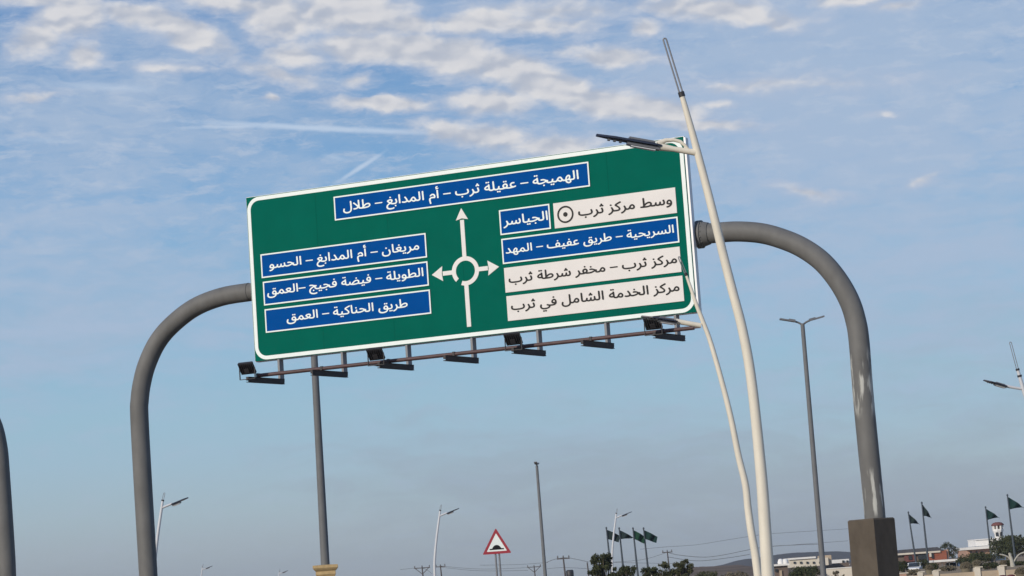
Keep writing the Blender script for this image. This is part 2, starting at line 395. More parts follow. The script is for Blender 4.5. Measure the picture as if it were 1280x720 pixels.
for k in range(4): bk.box(((X0 + X1) / 2, .16, Z0 + .4 + k * (Z1 - Z0 - .8) / 3), (X1 - X0 - .2, .05, .08))
bk.build('stiffener', M['alu_back'], SG)
i1, i2 = .014, .098
MB().ring(rrect(X0 + i1, X1 - i1, Z0 + i1, Z1 - i1, .30), rrect(X0 + i2, X1 - i2, Z0 + i2, Z1 - i2, .215), -.006, .002).build('border', M['white'], SG)

# --- Arabic lettering: presentation forms in visual order, outlines rasterised to a solid sheet
FJ = {'ا': 0xFE8D, 'أ': 0xFE83, 'ة': 0xFE93, 'د': 0xFEA9, 'ر': 0xFEAD, 'ز': 0xFEAF, 'و': 0xFEED}
DJ = {'ب': 0xFE8F, 'ث': 0xFE99, 'ج': 0xFE9D, 'ح': 0xFEA1, 'خ': 0xFEA5, 'س': 0xFEB1, 'ش': 0xFEB5, 'ض': 0xFEBD, 'ط': 0xFEC1, 'ع': 0xFEC9,
      'غ': 0xFECD, 'ف': 0xFED1, 'ق': 0xFED5, 'ك': 0xFED9, 'ل': 0xFEDD, 'م': 0xFEE1, 'ن': 0xFEE5, 'ه': 0xFEE9, 'ي': 0xFEF1}
def shape(s):
    out = []; prev = False; i = 0
    while i < len(s):
        c = s[i]; nx_ = s[i + 1] if i + 1 < len(s) else ' '
        if c == 'ل' and nx_ == 'ا': out.append(chr(0xFEFC if prev else 0xFEFB)); prev = False; i += 2; continue
        if c in FJ: out.append(chr(FJ[c] + (1 if prev else 0))); prev = False
        elif c in DJ:
            j = nx_ in FJ or nx_ in DJ
            out.append(chr(DJ[c] + (3 if (prev and j) else 2 if j else 1 if prev else 0))); prev = j
        else: out.append(c); prev = False
        i += 1
    return ''.join(reversed(out))
RES = 44
def text_cells(s):
    c = bpy.data.curves.new('lettering', 'FONT'); c.body = shape(s).replace('-', '–'); c.size = 1; c.fill_mode = 'NONE'; c.resolution_u = 4
    o = bpy.data.objects.new('lettering', c); col.objects.link(o); bpy.context.view_layer.update()
    dg = bpy.context.evaluated_depsgraph_get(); me = o.evaluated_get(dg).to_mesh()
    v = np.array([p.co[:2] for p in me.vertices]); ed = [tuple(e.vertices) for e in me.edges]
    bpy.data.objects.remove(o)
    # walk each outline so that every one keeps its own direction of travel
    nb = {}
    for a, b in ed: nb.setdefault(a, []).append(b); nb.setdefault(b, []).append(a)
    seen = set(); segs = []
    for st in sorted(nb):
        if st in seen: continue
        loop = [st]; seen.add(st); cur = min(nb[st]) if (st + 1) not in nb[st] else st + 1
        while cur not in seen:
            loop.append(cur); seen.add(cur)
            nxt = [q for q in nb[cur] if q not in seen]
            if not nxt: break
            cur = nxt[0]
        P = v[loop]; segs.append(np.hstack([P, np.roll(P, -1, 0)]))
    sg = np.vstack(segs)
    x0, y0 = v.min(0) - .12; x1, y1 = v.max(0) + .12
    W = int((x1 - x0) * RES); H = int((y1 - y0) * RES); SS = 3
    wind = np.zeros((H * SS, W * SS), np.int16); xc = x0 + (np.arange(W * SS) + .5) / (RES * SS)
    for r in range(H * SS):
        y = y0 + (r + .5) / (RES * SS)
        m = (sg[:, 1] <= y) != (sg[:, 3] <= y)
        for ax, ay, bx, by in sg[m]:
            xx = ax + (y - ay) / (by - ay) * (bx - ax)
            wind[r, xc > xx] += 1 if by > ay else -1
    fill = (wind != 0).astype(float)
    # a little bolder: blur then lower threshold
    k = np.exp(-.5 * (np.arange(-6, 7) / 2.6) ** 2); k /= k.sum()
    fill = np.apply_along_axis(lambda a: np.convolve(a, k, 'same'), 1, fill); fill = np.apply_along_axis(lambda a: np.convolve(a, k, 'same'), 0, fill)
    f = fill[:H * SS, :W * SS].reshape(H, SS, W, SS).mean((1, 3))
    return f, 1 / RES
def lettering(s, cx, cz, width, height, thr=.28):
    f, cell = text_cells(s)
    F = f > 0
    ys_, xs_ = np.where(f > thr); H0, H1, W0, W1 = ys_.min(), ys_.max(), xs_.min(), xs_.max()
    mb = MB(); idx = {}
    def vid(x, y):
        key = (round(x, 3), round(y, 3))
        if key not in idx: idx[key] = len(mb.v); mb.v.append(key)
        return idx[key]
    f = np.pad(f, 1); Hh, Ww = f.shape
    for y in range(Hh - 1):
        x = 0
        while x < Ww - 1:
            q = f[y:y + 2, x:x + 2] > thr
            if q.all():
                x2 = x
                while x2 + 1 < Ww - 1 and (f[y:y + 2, x2 + 2] > thr).all(): x2 += 1
                mb.f.append((vid(x, y), vid(x2 + 1, y), vid(x2 + 1, y + 1), vid(x, y + 1))); x = x2 + 1; continue
            if q.any():
                cs = [(x, y, f[y, x]), (x + 1, y, f[y, x + 1]), (x + 1, y + 1, f[y + 1, x + 1]), (x, y + 1, f[y + 1, x])]
                poly = []
                for a in range(4):
                    p, n_ = cs[a], cs[(a + 1) % 4]
                    if p[2] > thr: poly.append((p[0], p[1]))
                    if (p[2] > thr) != (n_[2] > thr):
                        t = (thr - p[2]) / (n_[2] - p[2]); t = min(max(t, .04), .96); poly.append((p[0] + t * (n_[0] - p[0]), p[1] + t * (n_[1] - p[1])))
                if len(poly) >= 3: mb.f.append(tuple(vid(*p) for p in poly))
            x += 1
    w = W1 - W0; h = H1 - H0; sx = width / w; sy = height / h if height else sx
    mb.v = [((x - 1 - (W0 + W1) / 2) * sx + cx, 0, (z - 1 - (H0 + H1) / 2) * sy + cz) for x, z in mb.v]
    mb.sm = [False] * len(mb.f)
    return mb, sy
def dest_panel(text, q, kind, tl, tr, h_alef=None, fx=None, hk=1.0):
    x0, x1, z0, z1 = rect(*q)
    blue = kind == 'blue'
    pn = MB().box(((x0 + x1) / 2, -.008, (z0 + z1) / 2), (x1 - x0, .016, z1 - z0)).build('destination_panel', M['blue' if blue else 'panel'], SG)
    pn['label'] = ('blue' if blue else 'white') + ' destination panel'
    if blue:
        w = .03
        MB().ring([(x1, z1), (x0, z1), (x0, z0), (x1, z0)], [(x1 - w, z1 - w), (x0 + w, z1 - w), (x0 + w, z0 + w), (x1 - w, z0 + w)], -.021, -.017).build('outline', M['white'], pn)
    sL = onplane(*tl)[0]; sR = onplane(*tr)[0]
    mb, sy = lettering(text, (sL + sR) / 2, (z0 + z1) / 2 - .005, sR - sL, None, .27 if blue else .19)
    f = hk * .0094 / max(sy, 1e-6) if h_alef is None else h_alef
    cz = (z0 + z1) / 2
    # letter height is set by the panel, length by the words
    zs = [v[2] for v in mb.v]; mid = (max(zs) + min(zs)) / 2; H = (max(zs) - min(zs)) * hk
    mb.v = [(x, -.0225, (z - mid) * hk + cz) for x, _, z in mb.v]
    mb.build('lettering', M['white' if blue else 'black'], pn)
    return pn, H / (z1 - z0)
PANELS = [
 ("الهميجة - عقيلة ثرب - أم المدابغ - طلال", ((416.5, 245.8), (735.2, 202.7), (738.6, 233.8), (419.9, 275)), 'blue', (429.7, 262), (723.5, 220)),
 ("مريغان - أم المدابغ - الحسو", ((325.9, 318), (532.4, 291.5), (534.3, 321.5), (327.8, 348.2)), 'blue', (337.2, 331), (524.1, 308)),
 ("الطويلة - فيضة فجيج -العمق", ((328.2, 352.2), (534.8, 326.9), (536.6, 357.4), (331.3, 381.7)), 'blue', (334.8, 366), (529.6, 342)),
 ("طريق الحناكية - العمق", ((330.8, 386.7), (537.8, 362), (539.5, 391.5), (333.2, 416.7)), 'blue', (359.2, 400), (510, 380)),
 ("الجياسر", ((623.7, 263.1), (686.7, 254.8), (689.4, 285.4), (626.4, 294.9)), 'blue', (629.6, 278), (684.8, 270)),
 ("وسط مركز ثرب", ((691.5, 254.3), (844.2, 234.4), (846.3, 265.7), (694.1, 286.2)), 'white', (723.3, 265), (840.2, 251)),
 ("السريحية - طريق عفيف - المهد", ((626.4, 299.4), (847.4, 270.2), (849.5, 302.6), (629.6, 330.8)), 'blue', (632.6, 315), (842.5, 287)),
 ("مركز ثرب - مخفر شرطة ثرب", ((629.6, 336.1), (849.5, 307.4), (852.2, 339.3), (633, 366.4)), 'white', (636.5, 350), (846, 322)),
 ("مركز الخدمة الشامل في ثرب", ((633, 371.2), (853, 343.8), (855.6, 375.2), (635.7, 402.3)), 'white', (639.7, 386), (849, 358)),
]
for i, (txt, q, kd, a, b) in enumerate(PANELS):
    pn, rat = dest_panel(txt, q, kd, a, b, hk=.79)
    print('panel', i, 'height ratio', round(rat, 2))
    if i == 5:
        cx, cz = onplane(707.1, 268.1)
        cir = lambda r: [(cx + r * math.cos(2 * math.pi * k / 32), cz + r * math.sin(2 * math.pi * k / 32)) for k in range(32)]
        c = MB().ring(cir(.187), cir(.15), -.0235, -.017); c.prism(cir(.05), -.0235, -.017)
        c.build('town_centre_symbol', M['black'], pn)
# roundabout diagram
dgm = MB(); y0, y1 = -.0075, .001
cx, cz = onplane(581.9, 338.6); ro, ri = .322, .226
a0, a1 = R(-112), R(222); nseg = 40
vo = [(cx + ro * math.cos(a0 + (a1 - a0) * k / nseg), cz + ro * math.sin(a0 + (a1 - a0) * k / nseg)) for k in range(nseg + 1)]
vi = [(cx + ri * math.cos(a0 + (a1 - a0) * k / nseg), cz + ri * math.sin(a0 + (a1 - a0) * k / nseg)) for k in range(nseg + 1)]
for k in range(nseg): dgm.prism([vo[k], vo[k + 1], vi[k + 1], vi[k]], y0, y1)
w = .047
tipz = onplane(576, 260.3)[1]; hb = onplane(577, 275)[1]
y0b = y0 - .002
dgm.prism([(cx - w, cz + ri + .03), (cx + w, cz + ri + .03), (cx + w, hb), (cx - w, hb)], y0b, y1)
dgm.prism([(cx - .145, hb), (cx, hb + .035), (cx + .145, hb), (cx, tipz)], y0b - .002, y1)
for sg, tip, bx in ((-1, (540, 343.5), (553.5, 341.5)), (1, (624, 333.6), (610, 335.5))):
    tx = onplane(*tip)[0]; bx_ = onplane(*bx)[0]
    dgm.prism([(cx + sg * (ri + .03), cz - w), (bx_, cz - w), (bx_, cz + w), (cx + sg * (ri + .03), cz + w)], y0b, y1)
    dgm.prism([(bx_ , cz + .165), (bx_ + sg * .02, cz), (bx_, cz - .165), (tx, cz)], y0b - .002, y1)
bz = onplane(587.8, 408.3)[1]
dgm.prism([(cx - w - .002, bz), (cx + w + .002, bz), (cx + w + .002, cz - ri - .03), (cx - w - .002, cz - ri - .03)], y0b, y1)
dgm.build('roundabout_diagram', M['arrow'], SG)

# ------------------------------------------------------------------ gantry
DYG = .42
def smooth_path(pts, n=6):
    pts = [Vector(p) for p in pts]; out = []
    for i in range(len(pts) - 1):
        p0 = pts[max(i - 1, 0)]; p1 = pts[i]; p2 = pts[i + 1]; p3 = pts[min(i + 2, len(pts) - 1)]
        for k in range(n):
            t = k / n
            out.append(.5 * ((2 * p1) + (p2 - p0) * t + (2 * p0 - 5 * p1 + 4 * p2 - p3) * t * t + (3 * p1 - p0 - 3 * p2 + p3) * t ** 3))
    out.append(pts[-1]); return out
gl = [(174.2, 520), (174.6, 500), (177.2, 480), (183.5, 456), (196, 429), (214, 407), (243, 384.5), (277, 371), (312, 365)]
gr = [(877, 292.8), (900, 290.6), (923, 289.4), (951, 291.5), (976, 298), (1002, 309), (1027, 326.5), (1047, 350), (1061.5, 375.5), (1069.5, 400), (1074, 428), (1079.5, 500), (1091.4, 620), (1093.8, 647)]
GT = thing('sign_gantry', 'thick grey tubular gantry arching up behind and carrying the big green sign', 'gantry', (ORG.x, ORG.y, 0), YAW)
inv = GT.matrix_basis.inverted()
pl_ = [wpt(*p, DYG) for p in gl]
low = wpt(185.2, 716, DYG); top_ = wpt(174.2, 520, DYG)
dirn = (low - top_) / (low.z - top_.z)
base = top_ + dirn * (1.75 - top_.z)
PL = smooth_path([base, low, wpt(178.4, 600, DYG)] + pl_)
MB().tube([inv @ p for p in PL], .212, 28).build('left_leg', M['gantry'], GT).name = 'leg'
pr_ = [wpt(*p, DYG) for p in gr]
PR = smooth_path(pr_)
lastr = PR[-1] + (PR[-1] - PR[-8]).normalized() * .12
MB().tube([inv @ p for p in PR + [lastr]], .215, 28).build('leg', M['gantry'], GT)
xb = smooth_path([PL[-1], PR[0]], 4)
MB().tube([inv @ p for p in xb], .2, 28).build('cross_beam', M['gantry'], GT)
fl = MB()
ax = (PR[6] - PR[0]).normalized()
q0 = inv @ wpt(872, 293.4, DYG); q1 = inv @ wpt(885.5, 292, DYG); axl = (q1 - q0).normalized()
fl.tube([q0, q0 + axl * .045], .30, 28); fl.tube([q0 + axl * .06, q0 + axl * .105], .30, 28)
fl.tube([q0 + axl * .105, q0 + axl * .26], [.275, .235], 28)
up_ = axl.orthogonal().normalized(); wv = axl.cross(up_)
for k in range(14):
    a = 2 * math.pi * k / 14; pc = q0 + (up_ * math.cos(a) + wv * math.sin(a)) * .265
    fl.tube([pc - axl * .03, pc + axl * .14], .018, 6)
fl.build('flange', M['gantry'], GT)
for k in range(5):
    s = X0 + .9 + k * (X1 - X0 - 1.8) / 4
    zb = (inv @ xb[0]).z + ((inv @ xb[-1]).z - (inv @ xb[0]).z) * k / 4
    MB().box((s, .27, zb), (.1, .2, .55)).build('clamp_plate', M['gantry'], GT)
def plinth(cx, cy, s, z1, rz, parent, z0=-.15):
    h = s / 2
    p = MB().lathe([(h * 1.414, z0), (h * 1.414, z1 - .03), (h * 1.414 - .03, z1)], (0, 0, 0), 4)
    o = p.build('plinth', M['plinth'], parent); o.location = (cx, cy, 0); o.rotation_euler.z = rz; return o
pw = wpt(1088.6, 647, DYG); pi_ = inv @ pw
zt = wpt(1088.6, 648, DYG - .4).z
pli = plinth(pi_.x, pi_.y, .675, zt, R(45 - 2) - YAW, GT)
bi = inv @ base
plinth(bi.x, bi.y, .675, 1.8, R(43) - YAW, GT)

# second gantry, only the elbow of its right leg reaches the picture
G2 = thing('sign_gantry', 'grey tubular gantry leg bending away at the very left edge of the picture', 'gantry', (at(8, 720, 57).x, 57, 0))
i2v = G2.matrix_basis.inverted()
g2 = [at(-700, 590, 57), at(-695, 545, 57), at(-670, 525, 57)]
g2 = [at(-140, 483, 57), at(-95, 482, 57), at(-60, 487, 57), at(-33, 500, 57), at(-12, 524, 57), at(-2.5, 556, 57), at(1.5, 600, 57), at(7.4, 690, 57), at(8.7, 720, 57)]
p_low = g2[-1] + (g2[-1] - g2[-2]) / (g2[-2].z - g2[-1].z) * (g2[-1].z - 1.5)
g2.append(p_low)
lx = at(-140, 483, 57) - Vector((9, 0, 0)); lxs = [lx + Vector((-1.2, 0, -.35)), lx + Vector((-1.9, 0, -1.2)), lx + Vector((-2.1, 0, -2.2)), Vector((lx.x - 2.1, 57, 1.5))]
MB().tube([i2v @ p for p in smooth_path(list(reversed(lxs)) + [lx] + g2)], .215, 24).build('arch_tube', M['gantry'], G2)
for pp in (p_low, lxs[-1]):
    q = i2v @ pp; plinth(q.x, q.y, .675, 1.6, R(43), G2)

# ------------------------------------------------------------------ light rail under the sign
LR = thing('sign_light_rail', 'red-brown rail with dark bracket arms and floodlights hanging below the green sign', 'light rail', ORG, YAW)
ai = LR.matrix_basis.inverted()
vp = ray(2500, horizon(2500)); AD = Vector((vp.x, vp.y, 0)).normalized()      # arms run this way (away from camera)
R3 = Matrix.Rotation(-YAW, 3, 'Z')
adl = R3 @ AD                                        # same in rail coordinates
far_px = [(354.5, 475.3), (433.5, 466.3), (516, 457.3), (597, 448.3), (680.8, 438.6), (766, 428.3), (854.8, 419)]
loc_far = [onplane(px, py, .12) for px, py in far_px]
zA = sum(t for _, t in loc_far) / 7
d1 = []
for i, nearx in enumerate((309.5, 387, 470, 556, 641, 727, 816)):
    s0 = loc_far[i][0]
    P = ORG + U * s0 + NB * .12 + Vector((0, 0, zA)); best = None
    for L in np.arange(.4, 3, .02):
        q = P - AD * L - CAM; X = q.dot(c_right) / q.dot(fwd) * FPX + 640
        if best is None or abs(X - nearx) < best[0]: best = (abs(X - nearx), L)
    d1.append(best[1])
LA = sorted(d1)[3]; print('arm lengths', [round(v, 2) for v in d1], 'zA', zA, [round(t, 2) for _, t in loc_far])
Zr = zA
arm_meshes = None
MA = Matrix.Rotation(math.atan2(adl.y, adl.x), 3, 'Z')
near_pts = []
for i in range(7):
    s0 = loc_far[i][0]; pf = Vector((s0, .12, zA)); pn_ = pf - adl * LA; near_pts.append(pn_)
    c = (pf + pn_) / 2
    if arm_meshes is None:
        a = MB(); a.box((0, 0, -.035), (LA, .06, .07)); a.box((0, -.022, -.075), (LA * .985, .012, .055)); a.box((0, 0, -.106), (LA, .07, .014)); a.box((0, 0, .004), (LA, .075, .01))
        arm_meshes = a.mesh('bracket_arm', M['arm'])
        h = MB(); hh = Z0 - zA
        h.box((0, 0, hh / 2 - .04), (.052, .008, hh + .06)); h.box((.026, .07, hh / 2 - .04), (.007, .15, hh + .06)); h.box((0, .115, hh / 2 - .04), (.052, .008, hh + .06))
        h.box((0, .05, .0), (.09, .16, .012))
        hang_mesh = h.mesh('hanger', M['alu_back'])
    o = bpy.data.objects.new('bracket_arm', arm_meshes); col.objects.link(o); o.parent = LR; o.location = c; o.rotation_euler.z = math.atan2(adl.y, adl.x)
    o = bpy.data.objects.new('hanger', hang_mesh); col.objects.link(o); o.parent = LR
    hs = onplane((348, 427.7, 509, 591, 674, 760, 848)[i], 452)[0]
    o.location = (hs, -.0, zA); o.rotation_euler.z = math.atan2(adl.y, adl.x) - math.pi / 2
# rail rides on the near half of the arms
def railpt(px, py):
    d = ray(px, py); n0 = ORG + R3.transposed() @ (near_pts[3] + adl * .30 * LA) 
    k = (n0 - CAM).dot(NB) / d.dot(NB); p = CAM + d * k; return ai @ p
ra, rb = railpt(321.5, 470.8), railpt(868, 413.8)
zr_ = (ra.z + rb.z) / 2; print('rail z', ra.z, rb.z, 'arm top', zA)
zr_ = zA + .05
ra.z = rb.z = zr_
MB().tube([ra, rb], .043, 14).box(tuple((rb + Vector((.04, 0, 0)))), (.16, .035, .035)).build('rail', M['rail'], LR)
for p in near_pts: 
    q = p + adl * .30 * LA
    MB().box((q.x, q.y, zr_), (.05, .11, .1)).build('rail_clamp', M['arm'], LR)
FLT = {0: (308.3, 461), 2: (468.5, 443.3), 4: (641, 423.3), 6: (815.5, 404)}
flm = None
for i, (fx, fy) in FLT.items():
    base_p = near_pts[i]
    if flm is None:
        wv_ = .35; hv = .285; th = .065; tilt = R(-38)
        b = MB(); Mt = Matrix.Rotation(-tilt, 3, 'X')
        # housing back faces down towards the road, its glass looks up at the sign
        b.box((0, 0, 0), (wv_, th, hv), Mt)
        for k in range(7): b.box(Mt @ Vector((-wv_ / 2 + .03 + k * (wv_ - .06) / 6, -th / 2 - .012, .01)), (.008, .03, hv * .78), Mt)
        b.box(Mt @ Vector((0, -th / 2 - .016, -.04)), (.12, .035, .1), Mt)
        fl_h = b.mesh('floodlight', M['dark'])
        l = MB(); l.box(Mt @ Vector((0, th / 2 + .006, 0)), (wv_ - .03, .012, hv - .03), Mt)
        fl_l = l.mesh('lens', M['lens'])
        y_ = MB()
        for sx in (-1, 1): y_.box((sx * (wv_ / 2 + .012), .0, -.12), (.012, .035, .26))
        y_.box((0, 0, -.245), (wv_ + .035, .04, .012)); y_.box((0, .1, -.255), (.07, .34, .014))
        fl_y = y_.mesh('yoke', M['dark']); flm = True
    pz = ai @ (CAM + ray(fx, fy) * ((((ORG + R3.transposed() @ base_p) - CAM).dot(fwd)) / ray(fx, fy).dot(fwd)))
    o = bpy.data.objects.new('floodlight', fl_h); col.objects.link(o); o.parent = LR; o.location = (pz.x, base_p.y, max(pz.z, zA + .2))
    for nm, me in (('lens', fl_l), ('yoke', fl_y)):
        c = bpy.data.objects.new(nm, me); col.objects.link(c); c.parent = o
    o.rotation_euler.z = 0

# ------------------------------------------------------------------ sabre-shaped street lamps
def lamp_head(parent, p, d, L, w, scale=1.0, detail=True):
    "flat solar lamp: p inner end, d unit direction outwards (may tilt), local coords"
    d = d.normalized(); side = d.cross(Vector((0, 0, 1))).normalized(); upv = side.cross(d)
    Mx = Matrix((d, side, upv)).transposed()
    b = MB(); ol = [(0, .35), (.08, .5), (.72, .5), (1.0, .18), (1.0, -.18), (.72, -.5), (.08, -.5), (0, -.35)]
    for dz in (-.012, .012): b.v += [tuple(p + d * L * u_ + side * w * v_ + upv * dz * scale) for u_, v_ in ol]
    b.f += [tuple(range(7, -1, -1)), tuple(range(8, 16))] + [(i, (i + 1) % 8, (i + 1) % 8 + 8, i + 8) for i in range(8)]; b.sm += [False] * 10
    h = b.build('solar_panel', M['solar'], parent)
    b = MB(); b.box(p + d * L * .27 - upv * .035 * scale, (L * .5, w * .55, .036 * scale), Mx); (b.box(p + d * L * .30 + upv * .034 * scale, (L * .40, w * .6, .024 * scale), Mx) if detail else None)
    if detail:
        for k in range(3): b.box(p + d * L * (.62 + .09 * k) - upv * .026, (.03, w * .3, .03), Mx)
    b.build('lamp_body', M['lampgrey'], parent)
    MB().box(p + d * L * .27 - upv * .062 * scale, (L * .38, w * .45, .01 * scale), Mx).build('lamp_glass', M['lens'], parent)
def sabre_lamp(label, Y, path, tip, arm, headpx, mat, group=None, rscale=1.0, clamps=()):
    """path: (px, py, width px) from ground up to the end of the solid shaft"""
    P = [at(px, py, Y) for px, py, _ in path]; k = P[0] - P[1]
    base = P[0] + k * ((P[0].z - 0) / max(P[1].z - P[0].z, .01)) if P[0].z > .05 else P[0]
    root = thing('street_lamp', label, 'street lamp', (base.x, Y, 0), 0, group)
    iv = Matrix.Translation(Vector((-base.x, -Y, 0)))
    pts = [base] + P; rad = [path[0][2] * .56 * Y / FPX] + [w * .5 * Y / FPX for _, _, w in path]
    n = 5; sp = smooth_path(pts, n)
    rr = []
    for i in range(len(rad) - 1): rr += [rad[i] + (rad[i + 1] - rad[i]) * q / n for q in range(n)]
    rr.append(rad[-1]); rr = [r * rscale for r in rr]
    MB().tube([iv @ p for p in sp], rr, 16).build('pole', mat, root)
    MB().box((0, 0, .0), (.36, .36, .04)).lathe([(rr[0] * 1.5, .02), (rr[0] * 1.3, .3)], n=12).build('base_plate', M['galv'], root)
    e = iv @ P[-1]; t = iv @ at(*tip, Y); ax_ = (t - e).normalized(); sd = Vector((ax_.z, 0, -ax_.x)) ; g_ = rr[-1] * .62
    hp = [e - ax_ * .05 + sd * g_, t - ax_ * g_ + sd * g_]
    for q in range(1, 6):
        a = math.pi * q / 6; hp.append(t - ax_ * g_ + sd * g_ * math.cos(a) + ax_ * g_ * math.sin(a))
    hp += [t - ax_ * g_ - sd * g_, e - ax_ * .05 - sd * g_]
    MB().tube(hp, max(.010, rr[-1] * .22), 8).build('finial', M['galv'], root)
    c = MB()
    c.tube([e - ax_ * .03, e + ax_ * .03], rr[-1] * 1.25, 12)
    c.build('clamp', M['dark'], root)
    for cp in clamps:
        q = iv @ at(*cp, Y); MB().tube([q - ax_ * .03, q + ax_ * .03], rr[-1] * 1.5, 12).build('clamp', M['dark'], root)
    return root, iv
P1 = [(960, 720, 16.2), (956.3, 660, 15.4), (953, 610, 14.6), (949, 565, 13.8), (945, 525, 13.2), (940.5, 485, 12.9), (935, 447, 12.6), (926.5, 405, 12.2), (916, 365, 11.8), (905, 322, 11.4), (894, 277, 11), (883, 233, 10.4), (871, 187, 9.6), (861, 150, 8.2), (852, 118, 6.6)]
root, iv = sabre_lamp('tallest cream curved lamp pole, nearest the camera, its solar lamp overlapping the sign corner', 28.7, P1, (830.5, 48), None, None, M['cream'], 'curved solar street lamps')
Y = 28.7
a = [iv @ at(872, 191, Y), iv @ at(858, 189, Y), iv @ at(842, 186.3, Y), iv @ at(822, 183, Y)]
m_ = MB().tube(a, [.042, .036, .033, .05], 12)
m_.tube([iv @ at(*p, Y) for p in ((861, 188.5), (857, 182.5), (850.5, 177), (842, 174.8), (832, 175.5), (822, 180))], [.018, .02, .022, .024, .028, .04], 10)
m_.build('lamp_arm', M['cream'], root)
pin = iv @ at(826, 183, Y); pout = iv @ at(744, 171, Y)
dd = pout - pin; lamp_head(root, pin, Vector((dd.x, -.12, dd.z)), dd.length, .16)
P2 = [(947.6, 720, 10.6), (943.6, 690, 10.2), (938.8, 663, 9.8), (935, 635, 9.3), (931.6, 605, 8.9), (923, 569, 8.2), (913.3, 521, 7.4), (901.5, 474, 6.7), (888, 427, 6.1), (878, 400, 5.7), (870.3, 380, 5.1), (863.5, 360, 4.2), (857.5, 343, 3.4)]
root2, iv2 = sabre_lamp('slimmer cream curved lamp pole left of the tallest one, tip crossing the white panels', 47.5, P2, (848.5, 321), None, None, M['cream'], 'curved solar street lamps')
Y = 47.5
MB().tube([iv2 @ at(*p, Y) for p in ((876.5, 407), (862, 404.5), (845, 401.5))], [.05, .05, .055], 12).build('lamp_arm', M['cream'], root2)
pin = iv2 @ at(846, 402.5, Y); pout = iv2 @ at(801, 396, Y)
dd = pout - pin; lamp_head(root2, pin, Vector((dd.x, -.1, dd.z)), dd.length, .30)
P3 = [(1317, 720, 7.6), (1310, 640, 7), (1300, 570, 6.3), (1289, 520, 5.6), (1279, 486, 5), (1272, 462, 3.9)]
root3, iv3 = sabre_lamp('pale curved lamp pole half cut off by the right edge, solar lamp pointing left', 72.7, P3, (1262.8, 427.5), None, None, M['whitepole'], 'curved solar street lamps', clamps=((1274.5, 470),))
Y = 72.7
MB().tube([iv3 @ at(*p, Y) for p in ((1280, 486.5), (1268, 484.5), (1257, 482.5))], [.045, .045, .05], 10).build('lamp_arm', M['whitepole'], root3)
pin = iv3 @ at(1258, 483.3, Y); pout = iv3 @ at(1228.5, 475.5, Y)
dd = pout - pin; lamp_head(root3, pin, Vector((dd.x, -.1, dd.z)), dd.length, .32)
# far row, the other way round; one built, the rest copied
P4 = [(543.6, 722, 3.4), (543.2, 705, 3.3), (544, 690, 3.1), (546, 670, 2.9), (548.6, 650, 2.6), (550.2, 638, 2.1)]
root4, iv4 = sabre_lamp('small white curved lamp left of the triangular warning sign, lamp pointing right', 137, P4, (551.6, 631), None, None, M['whitepole'], 'far white curved street lamps')
Y = 137
MB().tube([iv4 @ at(*p, Y) for p in ((549.3, 645), (554, 643), (559, 641))], [.05, .05, .05], 8).build('lamp_arm', M['whitepole'], root4)
pin = iv4 @ at(558.5, 641.7, Y); pout = iv4 @ at(574, 635.5, Y)
dd = pout - pin; lamp_head(root4, pin, Vector((dd.x, -.1, dd.z)), dd.length, .30, 1.6, False)
def place_lamp(px, py, Y, lab):
    # foot such that the tip of the finial is seen at px, py
    tipo = at(551.6, 631, 137) - Vector((root4.location.x, 137, 0))
    c = copy_tree(root4); p = at(px, py, Y)
    c.location = (p.x - tipo.x, Y, p.z - tipo.z if abs(p.z - tipo.z) < 1.2 else 0); c['label'] = lab; return c
place_lamp(771.5, 636, 168, 'white curved lamp rising out of the tree beside the four flags')
place_lamp(205.5, 616, 101, 'white curved lamp half hidden behind the left leg of the sign gantry')
place_lamp(254, 705, 262, 'tiny curved lamp, only its head showing at the bottom left edge')
place_lamp(350, 711, 300, 'tiny curved lamp, only its tip showing left of the yellow stone plinth')

# ------------------------------------------------------------------ straight street lights with two heads
def double_light(label, Y, top, foot, r0, r1, armdir, armlen, pedestal=False):
    pt = at(*top, Y); pf = at(*foot, Y); k = (pf - pt) / (pf.z - pt.z); base = pt + k * (0 - pt.z)
    root = thing('street_light', label, 'street light', (base.x, Y, 0), 0, 'tall grey two-headed street lights')
    t = pt - Vector((base.x, Y, 0))
    zb = 2.5 if pedestal else 0.02
    MB().tube([t * (zb / t.z), t * .5, t], [r0, (r0 + r1) / 2, r1], 14).build('pole', M['greypole'], root)
    a = Vector((math.cos(armdir), math.sin(armdir), 0))
    for s in (-1, 1):
        MB().tube([t - Vector((0, 0, .05)), t + a * s * .18 + Vector((0, 0, .06)), t + a * s * .34 + Vector((0, 0, .12))], .04, 8).build('lamp_arm', M['greypole'], root)
        q = t + a * s * .3 + Vector((0, 0, .11)); d = Vector((a.x * s, a.y * s, .22)).normalized()
        side = d.cross(Vector((0, 0, 1))).normalized(); Mx = Matrix((d, side, side.cross(d))).transposed()
        b = MB(); L = armlen - .3; b.box(q + d * L * .5, (L, .26, .06), Mx); b.box(q + d * L * .2 + Vector((0, 0, .045)), (L * .4, .2, .05), Mx)
        b.build('lamp_head', M['lampgrey'], root)
    if not pedestal: MB().box((0, 0, .02), (.45, .45, .04)).build('base_plate', M['galv'], root)
    return root, t
double_light('tall grey two-headed street light between the cream lamp poles and right gantry leg', 100, (1003, 404.5), (1027.8, 700), .125, .085, R(4), .95)
double_light('far tall thin grey street light standing right of the triangular warning sign', 200, (671, 582), (681.3, 716), .16, .11, R(84), 1.0)
rt, tt = double_light('grey lamp column on a yellow stone plinth, its top hidden behind the sign', 63, (383, 262), (406.3, 700), .118, .08, R(40), .95, True)
pd = MB(); cz = at(405.5, 706.5, 63).z
hw = .325
